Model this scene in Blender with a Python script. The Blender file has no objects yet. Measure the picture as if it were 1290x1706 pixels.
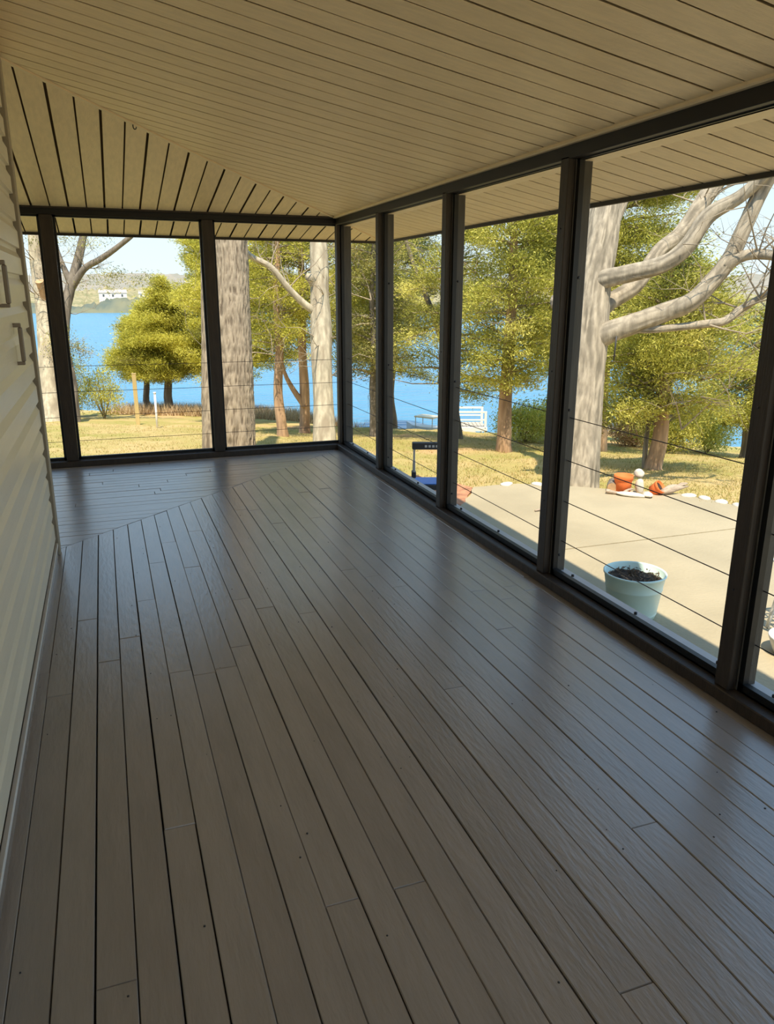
import bpy, math, random
import numpy as np
from mathutils import Vector, Matrix

# ------------------------------------------------------------------ units: everything is laid out in eye heights, S metres each
S = 1.4
C = bpy.context.scene.collection
SC = bpy.context.scene
random.seed(4)
R = np.random.default_rng(7)

# ------------------------------------------------------------------ camera, sky, sun, exposure
cam = bpy.data.cameras.new('camera')
camo = bpy.data.objects.new('camera', cam)
C.objects.link(camo)
cam.sensor_fit = 'VERTICAL'
cam.sensor_height = 36.0
cam.lens = 1265.0 / 1706.0 * 36.0
cam.clip_end = 3000
MR = Matrix(((0.94000, 0.0920, -0.3286), (-0.3412, 0.2610, -0.9030), (0.0027, 0.9609, 0.2769)))
q = MR.to_quaternion()
camo.rotation_mode = 'QUATERNION'
camo.rotation_quaternion = q
camo.location = (0, 0, 1.0 * S)
SC.camera = camo

SUN_DIR = Vector((-0.165, -0.50, 1.0))
sun = bpy.data.lights.new('sun', 'SUN')
sun.energy = 4.0
sun.color = (1.0, 0.90, 0.72)
sun.angle = 0.012
suno = bpy.data.objects.new('sun', sun)
suno.rotation_euler = (SUN_DIR).to_track_quat('Z', 'Y').to_euler()
suno.location = (0, 0, 30)
C.objects.link(suno)

w = bpy.data.worlds.new('sky')
SC.world = w
w.use_nodes = True
nt = w.node_tree
nt.nodes.clear()
out = nt.nodes.new('ShaderNodeOutputWorld')
bg = nt.nodes.new('ShaderNodeBackground')
geo = nt.nodes.new('ShaderNodeTexCoord')
sep = nt.nodes.new('ShaderNodeSeparateXYZ')
ramp = nt.nodes.new('ShaderNodeValToRGB')
nt.links.new(geo.outputs['Generated'], sep.inputs[0])
nt.links.new(sep.outputs['Z'], ramp.inputs[0])
nt.links.new(ramp.outputs[0], bg.inputs[0])
nt.links.new(bg.outputs[0], out.inputs[0])
cr = ramp.color_ramp
cr.elements[0].position = 0.0
cr.elements[0].color = (0.54, 0.63, 0.66, 1)
cr.elements[1].position = 1.0
cr.elements[1].color = (0.19, 0.37, 0.66, 1)
e = cr.elements.new(0.12); e.color = (0.47, 0.61, 0.69, 1)
e = cr.elements.new(0.40); e.color = (0.30, 0.50, 0.74, 1)
bg.inputs[1].default_value = 1.05

vs = SC.view_settings
vs.view_transform = 'Standard'
vs.look = 'None'
vs.exposure = 0.72
vs.gamma = 1.0
vs.use_curve_mapping = False
SC.cycles.max_bounces = 10
SC.cycles.diffuse_bounces = 6
SC.cycles.transparent_max_bounces = 12

# ------------------------------------------------------------------ materials
def mat(name, col, rough=0.6, var=0.0, scale=8.0, stretch=(1, 1, 1), bump=0.0, bscale=None, col2=None, lo=0.35, hi=0.65, spec=0.4, detail=4.0,
        attr=None, cols=None, transl=0.0, metallic=0.0, obj_rand=0.0):
    m = bpy.data.materials.new(name)
    m.use_nodes = True
    n = m.node_tree.nodes
    l = m.node_tree.links
    p = n['Principled BSDF']
    p.inputs['Roughness'].default_value = rough
    p.inputs['Specular IOR Level'].default_value = spec
    p.inputs['Metallic'].default_value = metallic
    p.inputs['Base Color'].default_value = (*col, 1)
    tc = n.new('ShaderNodeTexCoord')
    mp = n.new('ShaderNodeMapping')
    mp.inputs['Scale'].default_value = stretch
    l.new(tc.outputs['Object'], mp.inputs['Vector'])
    colour = None
    if col2 is not None or var > 0:
        c2 = col2 if col2 is not None else tuple(max(0, c * (1 - var)) for c in col)
        tx = n.new('ShaderNodeTexNoise')
        tx.inputs['Scale'].default_value = scale
        tx.inputs['Detail'].default_value = detail
        l.new(mp.outputs[0], tx.inputs['Vector'])
        rp = n.new('ShaderNodeValToRGB')
        rp.color_ramp.elements[0].position = lo
        rp.color_ramp.elements[1].position = hi
        rp.color_ramp.elements[0].color = (*c2, 1)
        rp.color_ramp.elements[1].color = (*col, 1)
        l.new(tx.outputs['Fac'], rp.inputs[0])
        colour = rp.outputs[0]
    if attr:
        at = n.new('ShaderNodeAttribute')
        at.attribute_name = attr
        rp = n.new('ShaderNodeValToRGB')
        el = rp.color_ramp.elements
        k = len(cols)
        for i, c in enumerate(cols):
            e = el[i] if i < 2 else el.new(0.5)
            e.color = (*c, 1)
        for i in range(k):
            pass
        # positions set in order
        while len(el) > k:
            el.remove(el[-1])
        for i, c in enumerate(cols):
            el[i].position = i / (k - 1)
            el[i].color = (*c, 1)
        for i, c in enumerate(cols):
            el[i].color = (*c, 1)
        l.new(at.outputs['Fac'], rp.inputs[0])
        colour = rp.outputs[0]
    if obj_rand > 0:
        oi = n.new('ShaderNodeObjectInfo')
        mr = n.new('ShaderNodeMapRange')
        mr.inputs['To Min'].default_value = 1 - obj_rand
        mr.inputs['To Max'].default_value = 1 + obj_rand
        l.new(oi.outputs['Random'], mr.inputs['Value'])
        hs = n.new('ShaderNodeHueSaturation')
        l.new(mr.outputs[0], hs.inputs['Value'])
        if colour is not None:
            l.new(colour, hs.inputs['Color'])
        else:
            hs.inputs['Color'].default_value = (*col, 1)
        colour = hs.outputs[0]
    if colour is not None:
        l.new(colour, p.inputs['Base Color'])
    if bump > 0:
        b = n.new('ShaderNodeBump')
        b.inputs['Strength'].default_value = bump
        b.inputs['Distance'].default_value = 0.01
        t2 = n.new('ShaderNodeTexNoise')
        t2.inputs['Scale'].default_value = bscale or scale * 4
        t2.inputs['Detail'].default_value = 6
        l.new(mp.outputs[0], t2.inputs['Vector'])
        l.new(t2.outputs['Fac'], b.inputs['Height'])
        l.new(b.outputs[0], p.inputs['Normal'])
    if transl > 0:
        tr = n.new('ShaderNodeBsdfTranslucent')
        mx = n.new('ShaderNodeMixShader')
        mx.inputs[0].default_value = transl
        if colour is not None:
            l.new(colour, tr.inputs[0])
        l.new(p.outputs[0], mx.inputs[1])
        l.new(tr.outputs[0], mx.inputs[2])
        l.new(mx.outputs[0], n['Material Output'].inputs['Surface'])
    return m

M = {}
M['floor_x'] = mat('floor paint across', (0.315, 0.280, 0.255), 0.27, scale=3, col2=(0.28, 0.25, 0.228), stretch=(1, 5, 1), bump=0.2, bscale=14, obj_rand=0.07, spec=0.9)
M['floor_y'] = mat('floor paint along', (0.315, 0.280, 0.255), 0.27, scale=3, col2=(0.28, 0.25, 0.228), stretch=(5, 1, 1), bump=0.2, bscale=14, obj_rand=0.07, spec=0.9)
M['subfloor'] = mat('dark joist space', (0.02, 0.018, 0.016), 0.9)
M['ceil_x'] = mat('tan soffit vinyl', (0.87, 0.69, 0.435), 0.45, var=0.10, scale=5, stretch=(1, 9, 9), bump=0.25, bscale=22, obj_rand=0.03)
M['ceil_y'] = mat('tan soffit vinyl lengthwise', (0.87, 0.69, 0.435), 0.45, var=0.10, scale=5, stretch=(9, 1, 9), bump=0.25, bscale=22, obj_rand=0.03)
M['ceil_back'] = mat('dark soffit groove', (0.16, 0.10, 0.05), 0.8)
M['tan_trim'] = mat('tan trim', (0.86, 0.69, 0.45), 0.5, var=0.08)
M['siding'] = mat('cream vinyl siding', (0.80, 0.73, 0.58), 0.36, var=0.05, scale=3, stretch=(8, 1, 8), bump=0.12, bscale=14)
M['siding_dark'] = mat('dark gap', (0.012, 0.010, 0.008), 0.9)
M['corner'] = mat('taupe corner trim', (0.40, 0.34, 0.25), 0.5)
M['white_trim'] = mat('white trim', (0.72, 0.70, 0.66), 0.5)
M['brown'] = mat('dark brown painted wood', (0.048, 0.034, 0.024), 0.5, var=0.3, scale=6, stretch=(6, 6, 1), bump=0.2)
M['header'] = mat('header paint darkened for shadow', (0.012, 0.009, 0.008), 0.5, var=0.3, scale=5)  # near-black base colour includes the shadow the header lies in
M['greypost'] = mat('grey painted post', (0.085, 0.078, 0.068), 0.5, var=0.25, scale=5, stretch=(6, 6, 1), bump=0.15)
M['black'] = mat('black screen frame', (0.006, 0.006, 0.007), 0.45)
M['sill_out'] = mat('pale grey sill cover', (0.52, 0.52, 0.53), 0.4, var=0.1)
M['screw'] = mat('black screw', (0.02, 0.02, 0.025), 0.4)
M['cable'] = mat('dark cable', (0.07, 0.045, 0.04), 0.4)
M['roof'] = mat('roof shingle', (0.12, 0.11, 0.10), 0.9)
M['fascia'] = mat('dark drip edge', (0.035, 0.03, 0.025), 0.5)
M['concrete'] = mat('patio concrete', (0.44, 0.365, 0.235), 0.85, scale=1.6, col2=(0.375, 0.312, 0.20), bump=0.5, bscale=40, lo=0.36, hi=0.62, detail=12)
M['stone'] = mat('pale limestone', (0.74, 0.68, 0.56), 0.85, var=0.25, scale=7, bump=0.5)
M['terracotta'] = mat('orange terracotta', (0.92, 0.21, 0.05), 0.7, var=0.12, scale=5)
M['mint'] = mat('mint green resin', (0.74, 0.93, 0.85), 0.38, var=0.05, scale=4)
M['soil'] = mat('potting soil', (0.10, 0.065, 0.04), 0.95, scale=16, col2=(0.03, 0.022, 0.016), bump=0.8)
M['debris'] = mat('dry leaf litter', (0.42, 0.24, 0.12), 0.9, col2=(0.17, 0.12, 0.08), scale=5, obj_rand=0.3)
M['drift'] = mat('weathered driftwood', (0.58, 0.45, 0.33), 0.85, var=0.4, scale=8, stretch=(1, 6, 6), bump=0.6)
M['cut'] = mat('cut wood', (0.66, 0.40, 0.20), 0.8, var=0.3, scale=9)
M['alu'] = mat('brushed aluminium', (0.62, 0.60, 0.58), 0.35, metallic=0.5)
M['plastic'] = mat('dark grey plastic', (0.05, 0.05, 0.055), 0.45)
M['blue'] = mat('blue plastic tread', (0.14, 0.34, 0.92), 0.4, var=0.15)
M['label'] = mat('pale lettering', (0.6, 0.6, 0.6), 0.5)
M['whitemetal'] = mat('white painted metal', (0.70, 0.70, 0.68), 0.45)
M['water'] = mat('lake water', (0.075, 0.27, 0.43), 0.25, scale=0.4, col2=(0.065, 0.24, 0.40), stretch=(0.25, 1, 1), bump=0.0, spec=0.5)
M['mulch'] = mat('red brown mulch', (0.58, 0.27, 0.14), 0.95, scale=10, col2=(0.30, 0.14, 0.08), bump=1.0)
def bark(name, light, dark, sc=16, zs=.18, gap=.5):
    m = mat(name, light, 0.95, var=0.01, scale=sc, stretch=(1, 1, zs), col2=tuple(c * .62 for c in light), detail=8, bump=1.0, bscale=sc * 1.6, spec=0.15)
    n = m.node_tree.nodes; l = m.node_tree.links; p = n['Principled BSDF']
    src = p.inputs['Base Color'].links[0].from_socket
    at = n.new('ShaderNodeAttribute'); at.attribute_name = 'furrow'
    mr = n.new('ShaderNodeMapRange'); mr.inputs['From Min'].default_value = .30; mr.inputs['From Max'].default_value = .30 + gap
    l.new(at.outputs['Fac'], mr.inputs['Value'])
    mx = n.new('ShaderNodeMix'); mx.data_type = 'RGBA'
    l.new(mr.outputs[0], mx.inputs['Factor']); mx.inputs[6].default_value = (*dark, 1); l.new(src, mx.inputs[7])  # furrows coloured darker: dark bark tone plus painted occlusion shade
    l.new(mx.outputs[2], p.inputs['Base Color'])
    return m
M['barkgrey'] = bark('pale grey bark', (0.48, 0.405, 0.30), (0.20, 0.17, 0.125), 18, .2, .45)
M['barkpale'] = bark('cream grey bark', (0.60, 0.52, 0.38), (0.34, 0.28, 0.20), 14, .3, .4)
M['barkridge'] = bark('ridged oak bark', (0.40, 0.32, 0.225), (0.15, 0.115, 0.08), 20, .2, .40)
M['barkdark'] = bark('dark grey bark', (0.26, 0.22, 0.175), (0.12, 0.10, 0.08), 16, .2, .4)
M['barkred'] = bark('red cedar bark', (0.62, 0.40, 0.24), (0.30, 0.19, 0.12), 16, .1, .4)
M['twig'] = mat('bare twig', (0.42, 0.34, 0.24), 0.9, var=0.4, scale=2)
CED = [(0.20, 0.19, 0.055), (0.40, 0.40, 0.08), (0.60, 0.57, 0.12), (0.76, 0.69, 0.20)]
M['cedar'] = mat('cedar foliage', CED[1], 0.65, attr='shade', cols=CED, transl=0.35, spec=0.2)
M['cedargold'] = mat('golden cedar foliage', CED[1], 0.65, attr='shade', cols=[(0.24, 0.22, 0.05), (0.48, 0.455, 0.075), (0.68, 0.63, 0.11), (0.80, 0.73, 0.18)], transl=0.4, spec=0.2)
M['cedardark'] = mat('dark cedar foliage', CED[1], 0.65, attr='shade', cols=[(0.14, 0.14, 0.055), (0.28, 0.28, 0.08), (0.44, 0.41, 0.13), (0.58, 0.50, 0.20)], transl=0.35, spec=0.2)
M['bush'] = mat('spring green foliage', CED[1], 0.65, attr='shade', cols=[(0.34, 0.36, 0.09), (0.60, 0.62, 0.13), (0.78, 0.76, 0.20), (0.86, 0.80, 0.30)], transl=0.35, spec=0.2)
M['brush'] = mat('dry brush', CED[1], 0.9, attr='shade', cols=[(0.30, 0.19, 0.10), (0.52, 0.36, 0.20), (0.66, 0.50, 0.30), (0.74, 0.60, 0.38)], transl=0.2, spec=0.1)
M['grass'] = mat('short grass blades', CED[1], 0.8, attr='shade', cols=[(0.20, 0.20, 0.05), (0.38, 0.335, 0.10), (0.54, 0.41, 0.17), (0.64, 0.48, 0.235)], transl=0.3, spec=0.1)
M['hill'] = mat('far wooded hillside with haze tint', (0.36, 0.315, 0.26), 1.0, scale=0.10, col2=(0.27, 0.26, 0.21), detail=8, spec=0.0)  # distance haze is painted in as a paler, greyer colour
M['shore'] = mat('far shore trees', (0.22, 0.215, 0.14), 1.0, scale=0.14, col2=(0.12, 0.15, 0.13), detail=8, spec=0.0)
M['house'] = mat('far house wall', (0.80, 0.78, 0.74), 0.8)
M['houseroof'] = mat('far house roof', (0.45, 0.40, 0.36), 0.9)
M['hglass'] = mat('far window', (0.10, 0.12, 0.14), 0.2)
M['tanpost'] = mat('treated post', (0.62, 0.46, 0.20), 0.85, var=0.2, scale=6, stretch=(1, 1, 0.2))
M['whitepvc'] = mat('white pvc', (0.80, 0.80, 0.78), 0.5)
M['deckwood'] = mat('bleached dock boards', (0.60, 0.52, 0.42), 0.9, var=0.3)
M['bracket'] = mat('dull metal', (0.22, 0.18, 0.14), 0.4, metallic=0.3)

# lawn: mottled dormant grass with bare earth patches
def lawn_material():
    m = mat('dormant lawn', (0.5, 0.4, 0.2), 0.95, spec=0.1)
    n = m.node_tree.nodes; l = m.node_tree.links
    p = n['Principled BSDF']
    tc = n.new('ShaderNodeTexCoord')
    def noise(sc, det, stops):
        t = n.new('ShaderNodeTexNoise'); t.inputs['Scale'].default_value = sc; t.inputs['Detail'].default_value = det
        l.new(tc.outputs['Object'], t.inputs['Vector'])
        r = n.new('ShaderNodeValToRGB')
        r.color_ramp.elements[0].position, r.color_ramp.elements[1].position = stops
        l.new(t.outputs['Fac'], r.inputs[0]); return r.outputs[0]
    def mix(f, a, b):
        x = n.new('ShaderNodeMix'); x.data_type = 'RGBA'
        l.new(f, x.inputs['Factor'])
        for s, v in ((6, a), (7, b)):
            if isinstance(v, tuple): x.inputs[s].default_value = (*v, 1)
            else: l.new(v, x.inputs[s])
        return x.outputs[2]
    g = mix(noise(0.55, 6, (0.40, 0.62)), (0.34, 0.31, 0.085), (0.58, 0.42, 0.195))
    g = mix(noise(9, 8, (0.35, 0.75)), g, (0.45, 0.34, 0.135))
    g = mix(noise(0.27, 5, (0.60, 0.70)), g, (0.62, 0.36, 0.19))
    l.new(g, p.inputs['Base Color'])
    b = n.new('ShaderNodeBump'); b.inputs['Strength'].default_value = 0.8; b.inputs['Distance'].default_value = 0.03
    t = n.new('ShaderNodeTexNoise'); t.inputs['Scale'].default_value = 14; t.inputs['Detail'].default_value = 8
    l.new(tc.outputs['Object'], t.inputs['Vector']); l.new(t.outputs['Fac'], b.inputs['Height']); l.new(b.outputs[0], p.inputs['Normal'])
    return m
M['lawn'] = lawn_material()

def water_bump():
    m = M['water']; n = m.node_tree.nodes; l = m.node_tree.links; p = n['Principled BSDF']
    tc = n.new('ShaderNodeTexCoord'); mp = n.new('ShaderNodeMapping'); mp.inputs['Scale'].default_value = (0.5, 1.2, 1)
    l.new(tc.outputs['Object'], mp.inputs['Vector'])
    t = n.new('ShaderNodeTexNoise'); t.inputs['Scale'].default_value = 2.2; t.inputs['Detail'].default_value = 5
    l.new(mp.outputs[0], t.inputs['Vector'])
    b = n.new('ShaderNodeBump'); b.inputs['Strength'].default_value = 1.0; b.inputs['Distance'].default_value = 0.25
    l.new(t.outputs['Fac'], b.inputs['Height']); l.new(b.outputs[0], p.inputs['Normal'])
water_bump()
for k_ in ('floor_x', 'floor_y'):
    p_ = M[k_].node_tree.nodes['Principled BSDF']
    p_.inputs['Coat Weight'].default_value = .3
    p_.inputs['Coat Roughness'].default_value = .24

# ------------------------------------------------------------------ builders
def setp(o, label=None, cat=None, group=None, kind=None):
    if label: o['label'] = label
    if cat: o['category'] = cat
    if group: o['group'] = group
    if kind: o['kind'] = kind
    return o

def empty(name, loc=(0, 0, 0), rz=0.0, label=None, cat=None, group=None, kind=None):
    o = bpy.data.objects.new(name, None)
    o.location = Vector(loc) * S
    o.rotation_euler = (0, 0, rz)
    o.empty_display_size = 0.05
    C.objects.link(o)
    return setp(o, label, cat, group, kind)

class MB:
    """collects verts and faces (eye-height units), builds one mesh object"""
    def __init__(s): s.v = []; s.f = []; s.mi = []; s.sm = []
    def add(s, v, f, mi=0, smooth=False):
        b = len(s.v)
        s.v += [tuple(map(float, p)) for p in v]
        for q_ in f:
            s.f.append(tuple(int(i) + b for i in q_)); s.mi.append(mi); s.sm.append(smooth)
        return s
    def box(s, x0, x1, y0, y1, z0, z1, ch=0.0, mi=0):
        if ch <= 0:
            v = [(x, y, z) for z in (z0, z1) for y in (y0, y1) for x in (x0, x1)]
            f = [(0, 2, 3, 1), (4, 5, 7, 6), (0, 1, 5, 4), (2, 6, 7, 3), (0, 4, 6, 2), (1, 3, 7, 5)]
            return s.add(v, f, mi)
        # chamfered on all edges: 24 verts
        xs = (x0, x1); ys = (y0, y1); zs = (z0, z1); v = []; idx = {}
        for i in (0, 1):
            for j in (0, 1):
                for k in (0, 1):
                    sx = 1 if i == 0 else -1; sy = 1 if j == 0 else -1; sz = 1 if k == 0 else -1
                    x, y, z = xs[i], ys[j], zs[k]
                    idx[(i, j, k, 'x')] = len(v); v.append((x, y + sy * ch, z + sz * ch))
                    idx[(i, j, k, 'y')] = len(v); v.append((x + sx * ch, y, z + sz * ch))
                    idx[(i, j, k, 'z')] = len(v); v.append((x + sx * ch, y + sy * ch, z))
        f = []
        g = lambda i, j, k, a: idx[(i, j, k, a)]
        f.append([g(0, 0, 0, 'x'), g(0, 0, 1, 'x'), g(0, 1, 1, 'x'), g(0, 1, 0, 'x')])
        f.append([g(1, 0, 0, 'x'), g(1, 1, 0, 'x'), g(1, 1, 1, 'x'), g(1, 0, 1, 'x')])
        f.append([g(0, 0, 0, 'y'), g(1, 0, 0, 'y'), g(1, 0, 1, 'y'), g(0, 0, 1, 'y')])
        f.append([g(0, 1, 0, 'y'), g(0, 1, 1, 'y'), g(1, 1, 1, 'y'), g(1, 1, 0, 'y')])
        f.append([g(0, 0, 0, 'z'), g(0, 1, 0, 'z'), g(1, 1, 0, 'z'), g(1, 0, 0, 'z')])
        f.append([g(0, 0, 1, 'z'), g(1, 0, 1, 'z'), g(1, 1, 1, 'z'), g(0, 1, 1, 'z')])
        for j in (0, 1):
            for k in (0, 1):
                f.append([g(0, j, k, 'y'), g(1, j, k, 'y'), g(1, j, k, 'z'), g(0, j, k, 'z')])
        for i in (0, 1):
            for k in (0, 1):
                f.append([g(i, 0, k, 'x'), g(i, 1, k, 'x'), g(i, 1, k, 'z'), g(i, 0, k, 'z')])
        for i in (0, 1):
            for j in (0, 1):
                f.append([g(i, j, 0, 'x'), g(i, j, 1, 'x'), g(i, j, 1, 'y'), g(i, j, 0, 'y')])
        for i in (0, 1):
            for j in (0, 1):
                for k in (0, 1):
                    f.append([g(i, j, k, 'x'), g(i, j, k, 'y'), g(i, j, k, 'z')])
        return s.add(v, f, mi)
    def prism(s, poly, z0, z1, mi=0):
        n = len(poly)
        v = [(p[0], p[1], z0 if len(p) < 3 else p[2] + z0) for p in poly] + [(p[0], p[1], z1 if len(p) < 3 else p[2] + z1) for p in poly]
        f = [tuple(range(n))[::-1], tuple(range(n, 2 * n))] + [(i, (i + 1) % n, n + (i + 1) % n, n + i) for i in range(n)]
        return s.add(v, f, mi)
    def lathe(s, prof, n=32, mi=0, cx=0, cy=0, smooth=True):
        v = []; f = []
        for r, z in prof:
            for k in range(n):
                a = 2 * math.pi * k / n
                v.append((cx + r * math.cos(a), cy + r * math.sin(a), z))
        for i in range(len(prof) - 1):
            for k in range(n):
                f.append((i * n + k, i * n + (k + 1) % n, (i + 1) * n + (k + 1) % n, (i + 1) * n + k))
        return s.add(v, f, mi, smooth)
    def bar(s, a, b, r, n=6, mi=0):
        v, f = tube_mesh([(*a, r), (*b, r)], n, step=None)
        return s.add(v, f, mi, True)
    def build(s, name, mats, parent=None, loc=(0, 0, 0), rz=0.0, recalc=True):
        me = bpy.data.meshes.new(name)
        me.from_pydata([(x * S, y * S, z * S) for x, y, z in s.v], [], s.f)
        if not isinstance(mats, (list, tuple)): mats = [mats]
        for m in mats: me.materials.append(m)
        me.polygons.foreach_set('material_index', s.mi)
        me.polygons.foreach_set('use_smooth', s.sm)
        if recalc:
            import bmesh
            bm = bmesh.new(); bm.from_mesh(me)
            bmesh.ops.recalc_face_normals(bm, faces=bm.faces)
            bm.to_mesh(me); bm.free()
        me.update()
        o = bpy.data.objects.new(name, me)
        o.location = Vector(loc) * S
        o.rotation_euler = (0, 0, rz)
        C.objects.link(o)
        if parent is not None: o.parent = parent
        return o

def resample(path, step):
    P = np.array(path, float)
    if step is None or len(P) < 3: return P
    out_ = []
    n = len(P)
    for i in range(n - 1):
        p0, p1, p2, p3 = P[max(i - 1, 0)], P[i], P[i + 1], P[min(i + 2, n - 1)]
        k = max(2, int(np.linalg.norm(p2[:3] - p1[:3]) / step))
        for t in np.linspace(0, 1, k, endpoint=False):
            t2, t3 = t * t, t * t * t
            out_.append(0.5 * ((2 * p1) + (-p0 + p2) * t + (2 * p0 - 5 * p1 + 4 * p2 - p3) * t2 + (-p0 + 3 * p1 - 3 * p2 + p3) * t3))
    out_.append(P[-1])
    return np.array(out_)

def vnoise(nt_, nz, u, v, rng):
    """periodic value noise in u (0..1), v in cells"""
    g = rng.random((nz + 2, nt_))
    a = (u * nt_) % nt_; i0 = np.floor(a).astype(int) % nt_; fa = a - np.floor(a); i1 = (i0 + 1) % nt_
    b = np.clip(v, 0, 0.9999) * nz; j0 = np.floor(b).astype(int); fb = b - j0
    fa = fa * fa * (3 - 2 * fa); fb = fb * fb * (3 - 2 * fb)
    return (g[j0, i0] * (1 - fa) + g[j0, i1] * fa) * (1 - fb) + (g[j0 + 1, i0] * (1 - fa) + g[j0 + 1, i1] * fa) * fb

def tube_mesh(path, n=10, step=0.1, ridge=0.0, rk=18, rz=3.0, lump=0.0, rng=None, cap=True):
    P = resample(path, step)
    pts = P[:, :3]; rad = P[:, 3]
    m = len(pts)
    T = np.gradient(pts, axis=0) if m > 2 else np.repeat((pts[-1:] - pts[:1]), m, 0)
    T /= np.linalg.norm(T, axis=1)[:, None] + 1e-12
    N = np.zeros_like(T)
    a = np.array([1.0, 0, 0]) if abs(T[0][0]) < 0.9 else np.array([0, 1.0, 0])
    v0 = a - T[0] * (a @ T[0]); N[0] = v0 / np.linalg.norm(v0)
    for i in range(1, m):
        v0 = N[i - 1] - T[i] * (N[i - 1] @ T[i]); N[i] = v0 / (np.linalg.norm(v0) + 1e-12)
    B = np.cross(T, N)
    th = np.arange(n) / n
    rr = np.repeat(rad[:, None], n, 1)
    length = np.concatenate([[0], np.cumsum(np.linalg.norm(np.diff(pts, axis=0), axis=1))])
    global FURROW
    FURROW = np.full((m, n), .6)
    if ridge > 0 or lump > 0:
        rng = rng or np.random.default_rng(1)
        U = np.repeat(th[None], m, 0); V = np.repeat((length / length[-1])[:, None], n, 1)
        if ridge > 0:
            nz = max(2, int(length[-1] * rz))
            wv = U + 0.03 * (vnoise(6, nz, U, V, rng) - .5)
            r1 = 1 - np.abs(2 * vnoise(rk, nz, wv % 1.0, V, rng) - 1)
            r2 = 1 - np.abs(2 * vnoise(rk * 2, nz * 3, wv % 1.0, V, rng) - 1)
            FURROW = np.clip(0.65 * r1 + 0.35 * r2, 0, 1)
            rr = rr * (1 + ridge * (0.65 * r1 + 0.35 * r2 - 0.6))
        if lump > 0:
            rr = rr * (1 + lump * (vnoise(3, max(2, int(length[-1] * 2.5)), U, V, rng) - .5) * 2)
    ang = 2 * np.pi * th
    V3 = pts[:, None, :] + rr[:, :, None] * (np.cos(ang)[None, :, None] * N[:, None, :] + np.sin(ang)[None, :, None] * B[:, None, :])
    verts = V3.reshape(-1, 3)
    i = np.arange(m - 1)[:, None]; k = np.arange(n)[None, :]
    F = np.stack([i * n + k, i * n + (k + 1) % n, (i + 1) * n + (k + 1) % n, (i + 1) * n + k], -1).reshape(-1, 4)
    F = [tuple(x) for x in F.tolist()]
    if cap:
        F.append(tuple(range(n))[::-1]); F.append(tuple(range((m - 1) * n, m * n)))
    return verts, F

def fast_mesh(name, verts, quads, mats, parent=None, shade=None, smooth=False, loc=(0, 0, 0)):
    """verts (n,3) eye-height units, quads (m,3|4)"""
    me = bpy.data.meshes.new(name)
    verts = np.asarray(verts, np.float32) * S
    quads = np.asarray(quads, np.int32)
    k = quads.shape[1]
    me.vertices.add(len(verts)); me.vertices.foreach_set('co', verts.ravel())
    me.loops.add(quads.size); me.loops.foreach_set('vertex_index', quads.ravel())
    me.polygons.add(len(quads)); me.polygons.foreach_set('loop_start', np.arange(0, quads.size, k, dtype=np.int32))
    if smooth: me.polygons.foreach_set('use_smooth', np.ones(len(quads), bool))
    if shade is not None:
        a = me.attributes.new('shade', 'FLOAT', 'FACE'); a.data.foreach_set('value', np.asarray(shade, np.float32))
    me.update(calc_edges=True); me.validate()
    me.materials.append(mats)
    o = bpy.data.objects.new(name, me); o.location = Vector(loc) * S
    C.objects.link(o)
    if parent is not None: o.parent = parent
    return o

def tube(name, path, m, parent=None, n=10, step=0.1, **k):
    v, f = tube_mesh(path, n, step, **k)
    b = MB(); b.add(v, f, 0, True)
    o = b.build(name, m, parent, recalc=False)
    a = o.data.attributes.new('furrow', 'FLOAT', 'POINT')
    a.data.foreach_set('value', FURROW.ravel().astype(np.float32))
    return o

def struct(name, label, cat, loc=(0, 0, 0)):
    return empty(name, loc, 0, label, cat, kind='structure')

# ------------------------------------------------------------------ ground height
def G(x, y):
    s_ = x * .469 + y * .883; lat = x * .94 - y * .34
    z = -.37 - .12 * max(0, s_ - 5.2) - .05 * max(0, lat - 1) * min(1, max(0, (s_ - 8) / 4))
    z -= .5 * math.exp(-((x - 7) ** 2 + (y - 16.5) ** 2) / 4.84)
    return max(z, -3.2)
LAKE = -1.98

# ------------------------------------------------------------------ porch dimensions
WX = -0.257          # house wall
CY = 3.16            # house corner
OX = 1.40            # inside of right screen wall
OY = 4.80            # inside of far screen wall
Y0 = -1.9            # back end of the porch, unseen, left open to let light in
XL = -3.0           # left end of the far wing
def zc(x, sag=True):
    u = min(max((OX - x) / 1.65, 0), 1)
    return 1.452 + .19 * (1.38 - x) - (0.011 * math.sin(math.pi * u) if sag else 0)

# ------------------------------------------------------------------ floor
fl = struct('floor', 'grey brown painted board floor of the porch with mitred corner', 'floor')
b = MB(); b.box(XL, 1.50, CY - .02, 4.87, -.10, -.022); b.box(WX - .01, 1.50, Y0, CY - .02, -.10, -.022)
o = b.build('subfloor', M['subfloor'], fl)
miter = lambda x: CY + .03 + (x - WX) * .977
PW = .0612
joints = [(-0.184, 1.936), (0.002, 2.237), (0.189, 1.93), (0.617, 1.945), (0.546, 2.235), (0.421, 1.023), (0.657, 0.716), (0.898, 1.013), (0.056, 1.316), (0.783, 1.63),
          (1.081, 1.913), (1.0, 2.267), (1.125, 2.223), (1.253, 2.22), (1.174, 2.534), (0.097, 1.963), (-0.075, 0.985), (0.3, 1.025), (0.971, 2.84), (0.751, 3.14), (0.683, 3.26)]
rows = []
x = -0.226 - PW
while x < OX:
    rows.append((max(x, WX), min(x + PW, 1.42))); x += PW
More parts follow.
